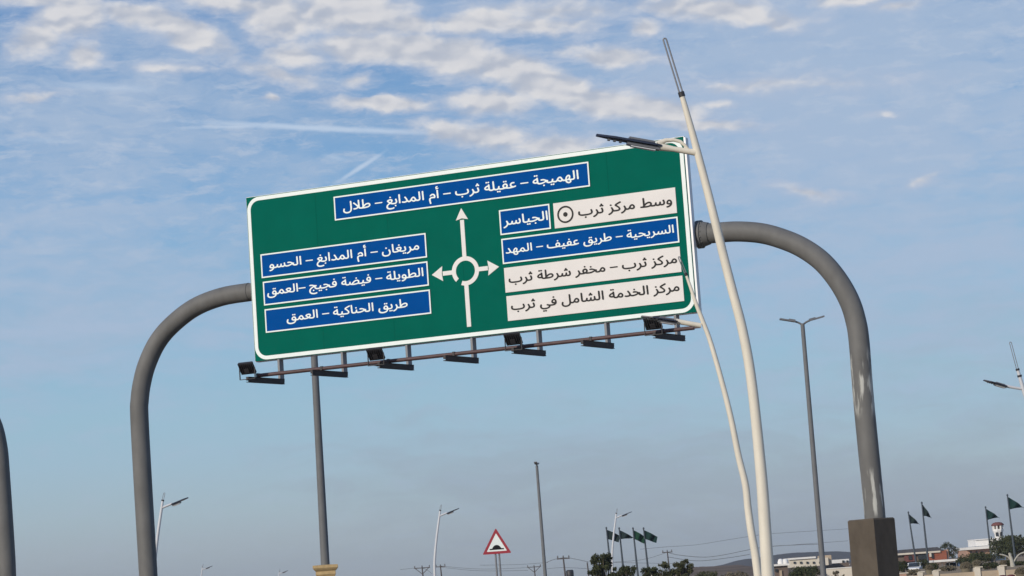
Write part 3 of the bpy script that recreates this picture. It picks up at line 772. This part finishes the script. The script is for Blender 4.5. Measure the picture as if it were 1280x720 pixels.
prof = [(hw * .86, 0), (hw * .86, .25), (hw * .70, .32), (hw * .70, cz - .30), (hw * .80, cz - .24), (hw * .78, cz - .16), (hw * .92, cz - .11), (hw * 1.0, cz - .07), (hw * 1.0, cz), (.12, cz + .01)]
pd.lathe([(r * 1.414, z) for r, z in prof], n=4); pd.sm = [False] * len(pd.f)
pdo = pd.build('stone_plinth', M['stone'], rt); pdo.location = (tt.x * (cz - .1) / tt.z, 0, 0); pdo.rotation_euler.z = R(4)

# ------------------------------------------------------------------ triangular speed hump sign
Y = 79
c0 = at(621.6, 692.5, Y); WS = thing('warning_sign', 'red-edged white triangular speed hump warning sign on thin twin posts', 'warning sign', (c0.x, Y, 0))
ivw = Matrix.Translation(Vector((-c0.x, -Y, 0)))
tri = [ivw @ at(*p, Y) for p in ((619.5, 660), (603.2, 693.6), (639.4, 691))]
# upright triangle of the same size
s_ = (tri[2] - tri[1]).length; cxx = (tri[1].x + tri[2].x) / 2; zb = (tri[1].z + tri[2].z) / 2; ht = tri[0].z - zb; tx_ = tri[0].x - cxx
T = lambda k, dz=0: [(cxx + tx_ * .0 + 0, 0)] 
def tri_poly(k, rr=.05):
    A_ = [(cxx + tx_, zb + ht), (cxx - s_ / 2, zb), (cxx + s_ / 2, zb)]
    cxm = sum(p[0] for p in A_) / 3; czm = sum(p[1] for p in A_) / 3
    A_ = [(cxm + (x - cxm) * k, czm + (z - czm) * k) for x, z in A_]; out = []
    for i in range(3):
        p = Vector(A_[i]); a_ = (Vector(A_[i - 1]) - p).normalized(); b_ = (Vector(A_[(i + 1) % 3]) - p).normalized()
        r = rr * k
        for q in range(5):
            u_ = q / 4; out.append(tuple(p + a_ * r * (1 - u_) ** 2 + b_ * r * u_ ** 2))
    return out
MB().prism(tri_poly(1.0), 0, .02).build('sign_plate', M['alu_back'], WS)
MB().ring(tri_poly(1.0), tri_poly(.70, .04), -.006, 0).build('red_border', M['signred'], WS)
MB().prism(tri_poly(.70, .04), -.004, 0).build('white_field', M['white'], WS)
hp_ = []; hz = zb + ht * .16; hwid = s_ * .245
for k in range(25):
    u_ = -1 + 2 * k / 24; hh = .055 + .17 * max(0, 1 - (u_ / .62) ** 2) ** .7 * .9
    hp_.append((cxx + tx_ * .1 + u_ * hwid, hz + hh * .75))
hp_ += [(cxx + tx_ * .1 + hwid, hz), (cxx + tx_ * .1 - hwid, hz)]
MB().prism(hp_, -.008, -.004).build('hump_symbol', M['black'], WS)
for dx, mt in ((-.055, 'galv'), (.065, 'galv')):
    MB().tube([(cxx + dx + .02, .05, 0), (cxx + dx, .05, zb + ht * .55)], .03, 8).build('post', M[mt], WS)

# ------------------------------------------------------------------ flags
def flagpole(label, Y, top, foot, cloth, mat, group):
    pt = at(*top, Y); pf = at(*foot, Y); k = (pf - pt) / (pf.z - pt.z); base = pt + k * (gz(0, Y) - .15 - pt.z)
    root = thing('flagpole', label, 'flag', (base.x, Y, base.z), 0, group); o = Vector((base.x, Y, base.z))
    t = pt - o
    MB().tube([(0, 0, 0), t * .5, t], [.14, .12, .08], 8).lathe([(.11, t.z), (.13, t.z + .12), (.05, t.z + .25)], (t.x, 0, 0), 8).build('pole', M['flagpole'], root)
    # cloth: rows of points from hoist to fly, hanging and rippling
    H, L, droop, ragged = cloth; mb = MB(); nu, nv = 12, 8
    for i in range(nu + 1):
        u_ = i / nu
        for j in range(nv + 1):
            v_ = j / nv
            x = t.x + .1 + L * u_ * (1 - .15 * v_); z = t.z - .15 - H * v_ * (1 - ragged * u_) - droop * u_ ** 1.1 * (1 - .25 * v_)
            y = .35 * math.sin(u_ * 9 + v_ * 2) * u_ ** .6
            mb.v.append((x, y, z))
    for i in range(nu):
        for j in range(nv):
            a_ = i * (nv + 1) + j; mb.f.append((a_, a_ + 1, a_ + nv + 2, a_ + nv + 1)); mb.sm.append(True)
    c = mb.build('flag_cloth', mat, root)
    md = c.modifiers.new('thick', 'SOLIDIFY'); md.thickness = .02
G1 = 'four flags flying side by side behind the tree'; G2_ = 'dark triangular-looking flags on the right'
flagpole('dark flag on the first pole from the left, partly behind the white curved lamp', 300, (758, 661), (763, 706), (1.15, 1.5, .8, .1), M['flagdark'], G1)
flagpole('dark flag drooping to a point on the second pole of the four', 300, (774, 661.5), (779, 710), (1.1, 1.6, 1.0, .7), M['flagdark'], G1)
flagpole('brighter green flag on the third pole of the four', 300, (791.3, 661.5), (796, 706), (1.1, 1.3, .85, .0), M['flagemb'], G1)
flagpole('green flag on the fourth pole, rightmost of the row of four', 300, (804.5, 661.5), (810, 711), (1.1, 1.55, .9, .1), M['flag'], G1)
flagpole('dark pointed flag on the pole nearest the right gantry plinth', 330, (1135.5, 641.5), (1142, 684), (1.3, 1.35, 1.5, .8), M['flagdark'], G2_)
flagpole('dark narrow flag above the orange-walled house', 300, (1152.3, 629.5), (1160.5, 706), (1.4, 1.0, 1.75, .75), M['flagdark'], G2_)
flagpole('dark green flag left of the white tower', 330, (1232, 635), (1238, 687), (1.5, 1.75, 1.35, .85), M['flag'], G2_)
flagpole('dark green flag on the tallest pole at the far right, right of the white tower', 300, (1259.3, 620), (1269, 699), (1.55, 1.9, 1.5, .85), M['flag'], G2_)

# ------------------------------------------------------------------ trees and shrubs
def leaf_clump(mb, c, r, n, size, rnd, flat=.8):
    for _ in range(n):
        d = Vector((rnd.gauss(0, 1), rnd.gauss(0, 1), rnd.gauss(0, 1) * flat)); d = d.normalized() * r * rnd.random() ** .4
        p = c + d; n1 = Vector((rnd.uniform(-1, 1), rnd.uniform(-1, 1), rnd.uniform(-.4, 1))).normalized(); a_ = n1.orthogonal().normalized(); a_ = Matrix.Rotation(rnd.uniform(0, 6.28), 3, n1) @ a_; b_ = n1.cross(a_)
        s = size * rnd.uniform(.6, 1.3)
        o = len(mb.v); mb.v += [tuple(p - a_ * s), tuple(p + b_ * s * .5), tuple(p + a_ * s), tuple(p - b_ * s * .5)]; mb.f.append((o, o + 1, o + 2, o + 3)); mb.sm.append(False)
def tree(label, Y, x0, x1, ytop, ybot, mat, seed, group='trees in the distance', n=16, leaves=70, name='tree', density=1.0, cat='tree', low=.3):
    rnd = random.Random(seed)
    cxp = (x0 + x1) / 2; c = at(cxp, ybot, Y); zt_ = at(cxp, ytop, Y).z; w = (x1 - x0) * Y / FPX
    zg = gz(0, Y) - .15; root = thing(name, label, cat, (c.x, Y, zg), 0, group); H = zt_ - zg
    tr = MB(); cr_ = MB(); hgt = H * .35
    tr.tube([(0, 0, 0), (w * .02, 0, hgt * .5), (0, 0, hgt)], [w * .035 + .05, w * .03 + .04, w * .025 + .03], 7)
    zlow = max(H * low, 0.2)
    for i in range(n):
        a_ = rnd.uniform(0, 6.28); q = rnd.random() ** .5; hz_ = rnd.uniform(0, 1)
        rad = w * .5 * math.sqrt(max(.08, 1 - (hz_ * 1.0 - .2) ** 2 * 1.25)) * 1.02
        p = Vector((math.cos(a_) * q * rad, math.sin(a_) * q * rad, zlow + (H - zlow) * (hz_ * .9 + .02)))
        rc = w * rnd.choice((.05, .07, .1, .13, .17)) * rnd.uniform(.8, 1.15)
        lv = int(leaves * density * max(.25, (rc / w / .13) ** 1.6))
        if p.z + rc > H: p.z = H - rc
        tr.tube([(0, 0, hgt * .9), tuple(p * .5 + Vector((0, 0, hgt * .4))), tuple(p)], [w * .014 + .02, w * .009 + .015, .012], 5, caps=False)
        leaf_clump(cr_, p, rc, lv, w * .014 + .05, rnd, .7)
    tr.build('trunk', M['bark'], root); cr_.build('crown', M[mat], root); return root
tree('ragged dark tree below the first flag, tallest in the middle of the horizon', 150, 736, 773, 691, 724, 'leaf1', 3, n=60, leaves=170)
tree('low dark bush between the second and third flagpoles', 150, 768, 800, 705, 726, 'leaf1', 5, n=34, leaves=110, density=1)
tree('low thin bush under the fourth flagpole', 150, 796, 827, 708, 727, 'leaf1', 6, n=34, leaves=110, density=1)
tree('olive tree left of the cream poles, second from the ragged tree', 150, 820, 844, 699, 726, 'leaf2', 8, n=44, leaves=130)
tree('denser olive tree nearest the cream poles', 150, 840, 868, 698, 726, 'leaf2', 9, n=50, leaves=140)
tree('dark wide tree between cream pole and grey street light', 230, 985, 1033, 707, 722, 'leaf1', 11, n=26, leaves=110)
tree('dark tree behind the orange-walled house', 420, 1178, 1203, 674, 702, 'leaf1', 12, n=30, leaves=120)
tree('broad dark tree at the far right edge in front of the tower', 320, 1236, 1300, 668, 704, 'leaf1', 13, n=60, leaves=150)
tree('low dark tree between the canopy and the white villa', 330, 1196, 1243, 690, 706, 'leaf1', 14, n=34, leaves=120)
tree('dark bush behind the second flagpole on the right', 300, 1143, 1168, 699, 714, 'leaf1', 15, n=18, leaves=80)
tree('small conical dry bush in front of the cream wall', 215, 1041, 1056, 713, 724, 'leaf3', 16, n=14, leaves=70)
tree('dark low shrubs left of the cream wall', 260, 1118, 1142, 700, 716, 'leaf1', 17, n=18, leaves=80)
SH = 'low scrub bushes behind the garden wall'
for k, (x0_, x1_, yt, Yk, mt, lb) in enumerate([(1119, 1136, 703, 260, 'leaf1', 'dark low bush hard against the right side of the gantry plinth'), (1155, 1176, 703.5, 250, 'leaf1', 'dark low bush right of the white car'),
      (1176, 1196, 707, 240, 'leaf3', 'dry brown bush in front of the parked car under the canopy'), (1196, 1222, 697.5, 290, 'leaf1', 'dark bush rising behind the close pair of clipped shrubs'),
      (1226, 1252, 703, 230, 'leaf1', 'dark green hedge clump between the two tallest wall posts'), (1250, 1272, 700, 250, 'leaf1', 'dark bush at the foot of the pale forked tree'),
      (1134, 1152, 711, 215, 'leaf3', 'low dry bush below the white car'), (1268, 1292, 701, 250, 'leaf1', 'dark bush at the right edge under the curving limb'),
      (868, 905, 713, 240, 'leaf2', 'low olive scrub on the slope right of the olive trees'), (905, 935, 713.5, 260, 'leaf3', 'low dry scrub on the slope left of the cream poles')]):
    tree(lb, Yk, x0_, x1_, yt, 716, mt, 40 + k, SH, n=40, leaves=80, name='bush', cat='bush', low=.05)
def dome_bush(label, Y, x0, x1, ytop, mat, seed):
    rnd = random.Random(seed); c = at((x0 + x1) / 2, ytop, Y); w = (x1 - x0) * Y / FPX; zg = gz(0, Y) - .15; H = c.z - zg
    root = thing('clipped_shrub', label, 'shrub', (c.x, Y, zg), 0, 'clipped round shrubs'); mb = MB()
    for _ in range(1500):
        a_ = rnd.uniform(0, 6.283); u_ = rnd.random(); ph = math.acos(1 - u_ * .97)
        rr = w / 2 * rnd.uniform(.9, 1.02)
        p = Vector((rr * math.sin(ph) * math.cos(a_), rr * math.sin(ph) * math.sin(a_), H - w / 2 + rr * math.cos(ph)))
        leaf_clump(mb, p, .02, 1, .05, rnd)
    mb.lathe([(w * .3, H * .2), (w * .46, H - w * .5), (w * .40, H - w * .28), (w * .25, H - w * .1), (w * .05, H - w * .04)], n=14)
    mb.build('foliage', M[mat], root)
    MB().tube([(0, 0, 0), (0, 0, H * .5)], .06, 6).build('stem', M['bark'], root)
dome_bush('grey-brown clipped round shrub, left one of the close pair', 170, 1199.5, 1215, 702.5, 'leaf3', 1)
dome_bush('grey-brown clipped round shrub, right one of the close pair', 172, 1214.5, 1227, 700, 'leaf3', 2)
dome_bush('small clipped round shrub left of the pair, behind the middle posts', 170, 1156, 1167, 706, 'leaf3', 3)
dome_bush('small clipped round shrub behind the rightmost wall post', 175, 1250, 1258, 700.5, 'leaf3', 4)
dome_bush('pale clipped round shrub in the bottom right corner', 150, 1268, 1284, 709, 'leaf3', 5)
# pale forked tree
Y = 240; b0 = at(1266, 712, Y); FT = thing('bare_tree', 'pale bare forked tree with two curving limbs under the tallest flag', 'tree', (b0.x, Y, 0)); iv = Matrix.Translation(Vector((-b0.x, -Y, 0)))
MB().tube([(0, 0, 0), iv @ at(1266, 707, Y), iv @ at(1264, 698, Y), iv @ at(1261.5, 691, Y)], [.28, .25, .16, .12], 10).build('trunk', M['palebark'], FT)
for pth in (((1265, 703), (1261, 697), (1255, 694), (1249.5, 693)), ((1267, 703), (1270.5, 697), (1275, 692.5), (1283, 689.5)), ((1266, 704), (1263.5, 699), (1263.5, 692))):
    MB().tube(smooth_path([iv @ at(*p, Y) for p in pth]), .075, 8).build('limb', M['palebark'], FT)

# ------------------------------------------------------------------ buildings
def bx(parent, name, mat, x0, x1, y0, y1, Y, dep, label=None):
    "block whose front is seen between pixel columns x0..x1 and rows y0..y1"
    a_ = at(x0, y1, Y); b_ = at(x1, y1, Y); c_ = at((x0 + x1) / 2, y0, Y); d_ = at((x0 + x1) / 2, y1, Y)
    z0_, z1_ = d_.z, c_.z
    o = MB().box(((a_.x + b_.x) / 2 - parent.location.x, Y + dep / 2 - parent.location.y, (z0_ + z1_) / 2 - parent.location.z), (b_.x - a_.x, dep, z1_ - z0_)).build(name, mat, parent)
    if label: o['label'] = label
    return o
def house(name, label, cat, px, Y): return thing(name, label, cat, (at(px, 700, Y).x, Y, 0))
H = house('house', 'low house with orange and brown walls under a dark grey roof beside the gantry plinth', 'house', 1150, 400)
bx(H, 'wall', M['brown'], 1118, 1184, 690.5, 714, 400, 8)
rf = MB(); xl = at(1119, 690, 399).x - H.location.x; xr = at(1182, 690, 399).x - H.location.x; zf = at(1150, 690.7, 399).z; zr2 = at(1150, 685.2, 399).z
zfl = zf
rf.prism([(xl + .3, zfl + .05), (xl + 1.4, zr2 - .05), (xr - 1.2, zr2), (xr - .1, zfl + .05)], -.5, 8)
rf.build('roof', M['roof'], H)
MB().box(((xl + xr) / 2 - .5, -.55, zf - .05), (xr - xl - .6, .3, .28)).build('fascia', M['cwall'], H)
bx(H, 'orange_wall', M['orange'], 1161, 1184, 688.5, 701, 399.6, .3)
bx(H, 'wall_bay', M['redroof'], 1131, 1144, 692.5, 702, 399.6, .3)
bx(H, 'window', M['glass'], 1165, 1167.5, 692, 698, 399.4, .3); bx(H, 'window', M['cwall'], 1162, 1164.5, 691, 696, 399.3, .3)
bx(H, 'window', M['glass'], 1148, 1158, 693.5, 699, 399.5, .3)
bx(H, 'window', M['glass'], 1136, 1140, 694.5, 699.5, 399.4, .3)
bx(H, 'side_wall', M['pink'], 1184, 1186.5, 686.8, 702, 400, 8)
H = house('villa', 'white flat-roofed villa in stepped blocks below the white tower', 'house', 1225, 470)
bx(H, 'lower_storey', M['pink'], 1209, 1240, 685.5, 700, 470, 10)
bx(H, 'roof_slab', M['wwall'], 1208, 1252, 682.8, 686, 468.8, 12)
bx(H, 'upper_storey', M['wwall'], 1219.5, 1245, 674, 682, 472, 8)
bx(H, 'wall', M['wwall'], 1238, 1253, 685.5, 692, 469.5, 9)
for k in range(3): bx(H, 'window', M['glass'], 1213 + k * 7, 1215 + k * 7, 689, 692.5, 469.7, .5)
bx(H, 'window', M['glass'], 1246, 1249, 675.5, 680, 471.6, .6)
bx(H, 'parapet', M['wwall'], 1218.8, 1245.5, 673.3, 674.3, 471.7, 8.6)
TW = house('tower', 'white tower with a reddish brown cap and dark openings rising over the villa', 'tower', 1251, 480)
Yt = 480; z = lambda py: at(1251, py, Yt).z
ppm = Yt / FPX
tw = MB().lathe([(6.5 * ppm, 0), (6.3 * ppm, z(690)), (5.6 * ppm, z(677)), (4.8 * ppm, z(672)), (5.0 * ppm, z(668)), (6.9 * ppm, z(663)), (6.9 * ppm, z(661.2))], n=8); tw.sm = [False] * len(tw.f)
tw.build('shaft', M['wwall'], TW)
cc = MB()
for k in range(8):
    a_ = 2 * math.pi * (k + .5) / 8; cc.box((math.cos(a_) * 6 * ppm, math.sin(a_) * 6 * ppm, (z(661.2) + z(656.5)) / 2), (.28, .28, z(656.5) - z(661.2)))
cc.build('balcony_posts', M['wwall'], TW)
MB().lathe([(4.6 * ppm, z(661.1)), (4.6 * ppm, z(656.6))], n=8).build('lantern_room', M['brown'], TW)
MB().lathe([(7.8 * ppm, z(656.7)), (8.0 * ppm, z(655.4)), (5.5 * ppm, z(653.2)), (.4, z(652.4))], n=8).build('cap', M['redroof'], TW)
ow = MB()
for ang in (-118, -60): 
    a_ = R(ang); ow.box((math.cos(a_) * 5.4 * ppm, math.sin(a_) * 5.4 * ppm, z(667.5)), (.5, .22, .75), Matrix.Rotation(a_ + math.pi / 2, 3, 'Z'))
ow.build('opening', M['glass'], TW)
H = house('building', 'long cream flat building on the slope left of the right gantry leg', 'building', 1015, 520)
bx(H, 'wall', M['cwall'], 987, 1036, 698.5, 708, 520, 12); bx(H, 'parapet', M['wwall'], 986, 1020, 696.6, 698.8, 519.6, 12.6)
bx(H, 'block', M['bwall'], 1029, 1040, 694, 706, 521, 9)
for k in range(5): bx(H, 'window', M['glass'], 992 + k * 8, 994.5 + k * 8, 702, 704.5, 519.7, .5)
H = house('building', 'small white building at the foot of the far hill beside the plinth', 'building', 1050, 540)
bx(H, 'wall', M['wwall'], 1040, 1062, 699.2, 707, 540, 10); bx(H, 'wall', M['brown'], 1035, 1062, 703.8, 712, 530, 4)
for k in range(2): bx(H, 'window', M['glass'], 1053 + k * 5, 1055.5 + k * 5, 700.5, 703.5, 539.6, .6)
H = house('house', 'low brown house with a white roof edge just right of the cream poles', 'house', 975, 380)
bx(H, 'wall', M['brown'], 964, 986, 707, 726, 380, 8); bx(H, 'roof_slab', M['wwall'], 962, 987, 705, 707.4, 379.5, 9)
for k in (0, 1):
    p = at(976 + k * 6, 705.2, 382); MB().lathe([(.45, -.1), (.5, .3), (.35, .75), (.1, .85)], (p.x - H.location.x, 2, p.z), 10).build('water_tank', M['wwall'], H)
bx(H, 'window', M['glass'], 969, 972, 711, 714.5, 379.7, .5); bx(H, 'door', M['bwall'], 975, 978, 713, 722, 379.7, .5)
WL = house('boundary_wall', 'sunlit cream boundary wall panel left of the gantry plinth', 'wall', 1048, 230)
bx(WL, 'wall_panel', M['cwall'], 1034, 1080, 709.8, 728, 230, .3); bx(WL, 'coping', M['wwall'], 1033.3, 1080, 708.9, 710, 229.95, .42)
CN = house('canopy', 'long low white parking canopy over a parked car', 'canopy', 1183, 300)
bx(CN, 'roof_slab', M['wwall'], 1168, 1198, 699.3, 702, 300, 5)
for px in (1170, 1178, 1187, 1196): bx(CN, 'post', M['greypole'], px, px + .8, 702, 712, 300.3, .12)
BX = house('kiosk', 'tiny cream kiosk peeping out between the low bush and the olive trees', 'kiosk', 817, 260)
bx(BX, 'wall', M['cwall'], 815.3, 819.8, 715.2, 730, 260, 1.2); bx(BX, 'roof_slab', M['wwall'], 814.9, 820.2, 714.5, 715.5, 259.8, 1.6)
# cars
def car(label, px, py, Y, rz):
    "saloon seen from the front quarter; py = row of its roof"
    p = at(px, py, Y); root = thing('parked_car', label, 'car', (p.x, Y, p.z - 1.45), rz, 'parked white cars')
    b = MB(); b.prism([(-2.2, .3), (-2.25, .75), (-1.2, .92), (-.6, 1.42), (.8, 1.45), (1.55, .98), (2.2, .92), (2.25, .35)], -.86, .86)
    o = b.build('body', M['carwhite'], root)
    md = o.modifiers.new('bev', 'BEVEL'); md.width = .07; md.segments = 2
    w = MB()
    for s in (-.875, .865): w.prism([(-1.05, .95), (-.55, 1.34), (.72, 1.36), (1.3, .98)], s, s + .01)
    w.build('side_window', M['glass'], root)
    w = MB(); w.add([(-1.26, -.72, .95), (-1.26, .72, .95), (-.66, .66, 1.41), (-.66, -.66, 1.41)], [(0, 1, 2, 3)]); w.add([(1.62, -.72, 1.0), (1.62, .72, 1.0), (.86, .66, 1.45), (.86, -.66, 1.45)], [(3, 2, 1, 0)])
    w.build('windscreen', M['glass'], root)
    for x in (-1.35, 1.35):
        for y in (-.8, .8): MB().tube([(x, y - .1, .33), (x, y + .1, .33)], .33, 14).build('wheel', M['tyre'], root)
    for y in (-.62, .62): MB().box((-2.23, y, .66), (.06, .3, .14)).build('headlight', M['lens'], root)
car('white car parked in the open left of the canopy, between the flagpoles', 1144, 703, 300, R(70))
car('pale car parked under the white canopy', 1190.5, 703, 303, R(80))

# garden wall with posts
GW = house('garden_wall', 'low beige garden wall with cream posts along the bottom right', 'wall', 1200, 160)
for i, (x0_, x1_, yt, yb) in enumerate([(1125, 1135, 715.8, 740), (1149.5, 1155.5, 714.2, 740), (1168.5, 1175.5, 712.2, 740), (1220.5, 1228, 708.2, 740), (1250.8, 1258.3, 706.3, 740), (1300, 1307, 702, 740)]):
    bx(GW, 'wall_post', M['cwall' if i else 'pink'], x0_, x1_, yt + 1, yb, 158, .4)
    o_ = bx(GW, 'post_cap', M['cwall'], x0_ - .5, x1_ + .5, yt, yt + 1.1, 157.97, .46)
for a_, b_, yt in ((1119, 1150, 720), (1155, 1169, 718.3), (1175, 1221, 716.0), (1228, 1251, 713.2), (1258, 1300, 711)):
    bx(GW, 'wall_panel', M['bwall'], a_, b_, yt, 742, 158.1, .2)
RB = tag(MB().box((0, 0, .35), (.34, .34, .7)).lathe([(.24, .7), (.26, .78), (.1, .84)], n=12).build('litter_bin', M['binred']), 'dark red litter bin before the wall near the right corner, left of its twin', 'bin', 'dark red bins')
p = at(1253, 719.6, 150); RB.location = (p.x, 150, p.z - .8)
RB2 = RB.copy(); col.objects.link(RB2); p = at(1263.5, 719, 150); RB2.location = (p.x, 150, p.z - .8); RB2['label'] = 'dark red litter bin nearest the right corner, right of its twin'

# ------------------------------------------------------------------ power line
def utility(label, px, py, Y, kind):
    p = at(px, py, Y); zg = gz(0, Y) - .15
    root = thing('utility_pole', label, 'utility pole', (p.x, Y, zg), 0, 'distribution line poles'); h = p.z - zg
    MB().tube([(.04 * h, 0, 0), (0, 0, h)], [.12, .08], 8).build('pole', M['wood'], root)
    if kind != 'plain':
        MB().box((0, 0, h - .15), (2.2 if kind == 'T' else 1.4, .12, .12)).build('cross_arm', M['wood'], root)
        im = MB()
        for dx in (-1, 0, 1): im.lathe([(.07, h - .08), (.1, h + .05), (.04, h + .2)], (dx * (1 if kind == 'T' else .6), 0, 0), 6)
        im.build('insulator', M['greypole'], root)
        if kind == 'T': MB().tube([(-.9, 0, h - .2), (0, 0, h - 1)], .05, 5).tube([(.9, 0, h - .2), (0, 0, h - 1)], .05, 5).build('brace', M['wood'], root)
    if kind == 'box': MB().lathe([(.3, h - 2.6), (.42, h - 2.5), (.42, h - 1.5), (.3, h - 1.4)], (.6, 0, 0), 10).build('transformer', M['dark'], root)
utility('small wooden utility pole with braced cross-arm, leftmost on the skyline', 527.5, 708.5, 330, 'T')
utility('utility pole just right of the small white lamp', 550.5, 707, 330, 'arm')
utility('faint utility pole with a braced cross-arm beside the far street light', 667.5, 707.5, 380, 'T')
utility('utility pole carrying a transformer left of the ragged tree', 704, 696.5, 260, 'box')
utility('plain utility pole against the left side of the ragged tree', 734, 703, 300, 'plain')
utility('utility pole behind the two olive trees', 834, 689, 330, 'arm')
def cable(pts, Y, Y2=None):
    Y2 = Y2 or Y; n = len(pts)
    P = [at(px, py, Y + (Y2 - Y) * i / (n - 1)) for i, (px, py) in enumerate(pts)]
    return smooth_path(P, 5)
cab = [([(550, 707.3), (575, 709.8), (600, 711.2), (625, 711), (660, 709.5)], 330), ([(551, 709), (600, 713.5), (660, 713)], 330), ([(500, 712), (527, 710), (540, 717)], 330),
 ([(683, 703), (692, 699.5), (704, 697.2), (715, 698), (736, 702.5)], 262), ([(600, 706.5), (650, 705.5), (685, 703)], 300), ([(684, 711), (704, 709.5), (740, 711)], 262),
 ([(738, 704), (800, 700), (834, 690.3)], 330), ([(740, 702), (790, 703.5), (850, 704.5)], 340), ([(834, 690.5), (850, 694), (880, 696.4), (905, 693.5), (937, 687), (965, 682.8), (1000, 681), (1030, 680)], 330),
 ([(800, 686.5), (834, 683.5), (870, 681), (905, 675.5), (937, 670.5), (965, 667), (1060, 661)], 345), ([(834, 696), (870, 701), (905, 698), (937, 693)], 335), ([(965, 683), (1060, 676)], 335)]
cab_labels = ['upper dark overhead cable between the small white lamp and the warning sign', 'lower dark overhead cable between the small white lamp and the warning sign',
 'short dark overhead cable running left from the leftmost cross-armed pole', 'dark overhead cable over the top of the pole with the transformer', 'faint overhead cable behind the triangular warning sign',
 'dark overhead cable just below the cross-arm of the transformer pole', 'dark overhead cable rising from the ragged tree to the pole behind the olive trees', 'nearly level overhead cable passing behind the four flagpoles',
 'darkest overhead cable sagging from the olive trees up past both cream poles', 'topmost thin overhead cable from the flags to the right gantry leg', 'lower overhead cable sagging just above the olive trees towards the cream poles',
 'short overhead cable between the nearest cream pole and the gantry plinth']
for i, (pts, Yc) in enumerate(cab):
    tag(MB().tube(cable(pts, Yc), (.020 if i in (8, 10, 3) else .013) * Yc / 300 * 1.6, 5).build('power_cable', M['wire']), cab_labels[i], 'cable', 'overhead power cables')

# ------------------------------------------------------------------ hills
def ridge(name, Y, pts, mat, depth, seed, rough):
    rnd = random.Random(seed); P = [at(px, py, Y) for px, py in pts]; mb = MB(); cols = []
    for i in range(len(P) - 1):
        for k in range(10):
            t = k / 10; q = P[i].lerp(P[i + 1], t); cols.append((q.x, max(q.z + rnd.uniform(-1, 1) * rough, .5)))
    rows = 7
    for x, zt_ in cols:
        for r in range(rows):
            u_ = r / (rows - 1); mb.v.append((x, Y - depth * (1 - u_), -2 + (zt_ + 2) * (u_ ** .8 if 0 < r < rows - 1 else u_) + (math.sin(x * .013 + r) * rough * 3 if 0 < r < rows - 1 else 0)))
        mb.v.append((x, Y + depth, -2))
    n_ = rows + 1
    for i in range(len(cols) - 1):
        for r in range(n_ - 1): a_ = i * n_ + r; mb.f.append((a_, a_ + n_, a_ + n_ + 1, a_ + 1)); mb.sm.append(True)
    tag(mb.build(name, mat), kind='structure')
ridge('far_hills', 2600, [(300, 768), (600, 741), (760, 728), (850, 716), (903, 706), (918, 701.5), (930, 699), (945, 697.5), (968, 693.8), (990, 691), (1015, 690), (1045, 689), (1065, 690.2), (1100, 688), (1118, 687), (1128, 690), (1160, 697), (1250, 697), (1500, 680)], M['hill'], 260, 4, .12)
ridge('near_slope', 900, [(700, 740), (800, 728), (842, 713), (862, 709), (880, 708.3), (905, 707), (922, 706), (940, 708), (965, 707), (990, 704), (1040, 704), (1120, 701), (1200, 698), (1300, 690), (1500, 680)], M['hill2'], 240, 5, .05)

# ------------------------------------------------------------------ air
hm = bpy.data.materials.new('haze'); hm.use_nodes = True; ht_ = hm.node_tree; ht_.nodes.remove(ht_.nodes['Principled BSDF'])
vv = ht_.nodes.new('ShaderNodeVolumePrincipled'); vv.inputs['Density'].default_value = .00012; vv.inputs['Color'].default_value = (.96, .975, .99, 1); vv.inputs['Anisotropy'].default_value = .2
ht_.links.new(vv.outputs[0], ht_.nodes['Material Output'].inputs['Volume'])
hz_o = MB().box((0, 2950, 48), (8100, 7200, 104)).build('haze', hm); tag(hz_o, kind='stuff')
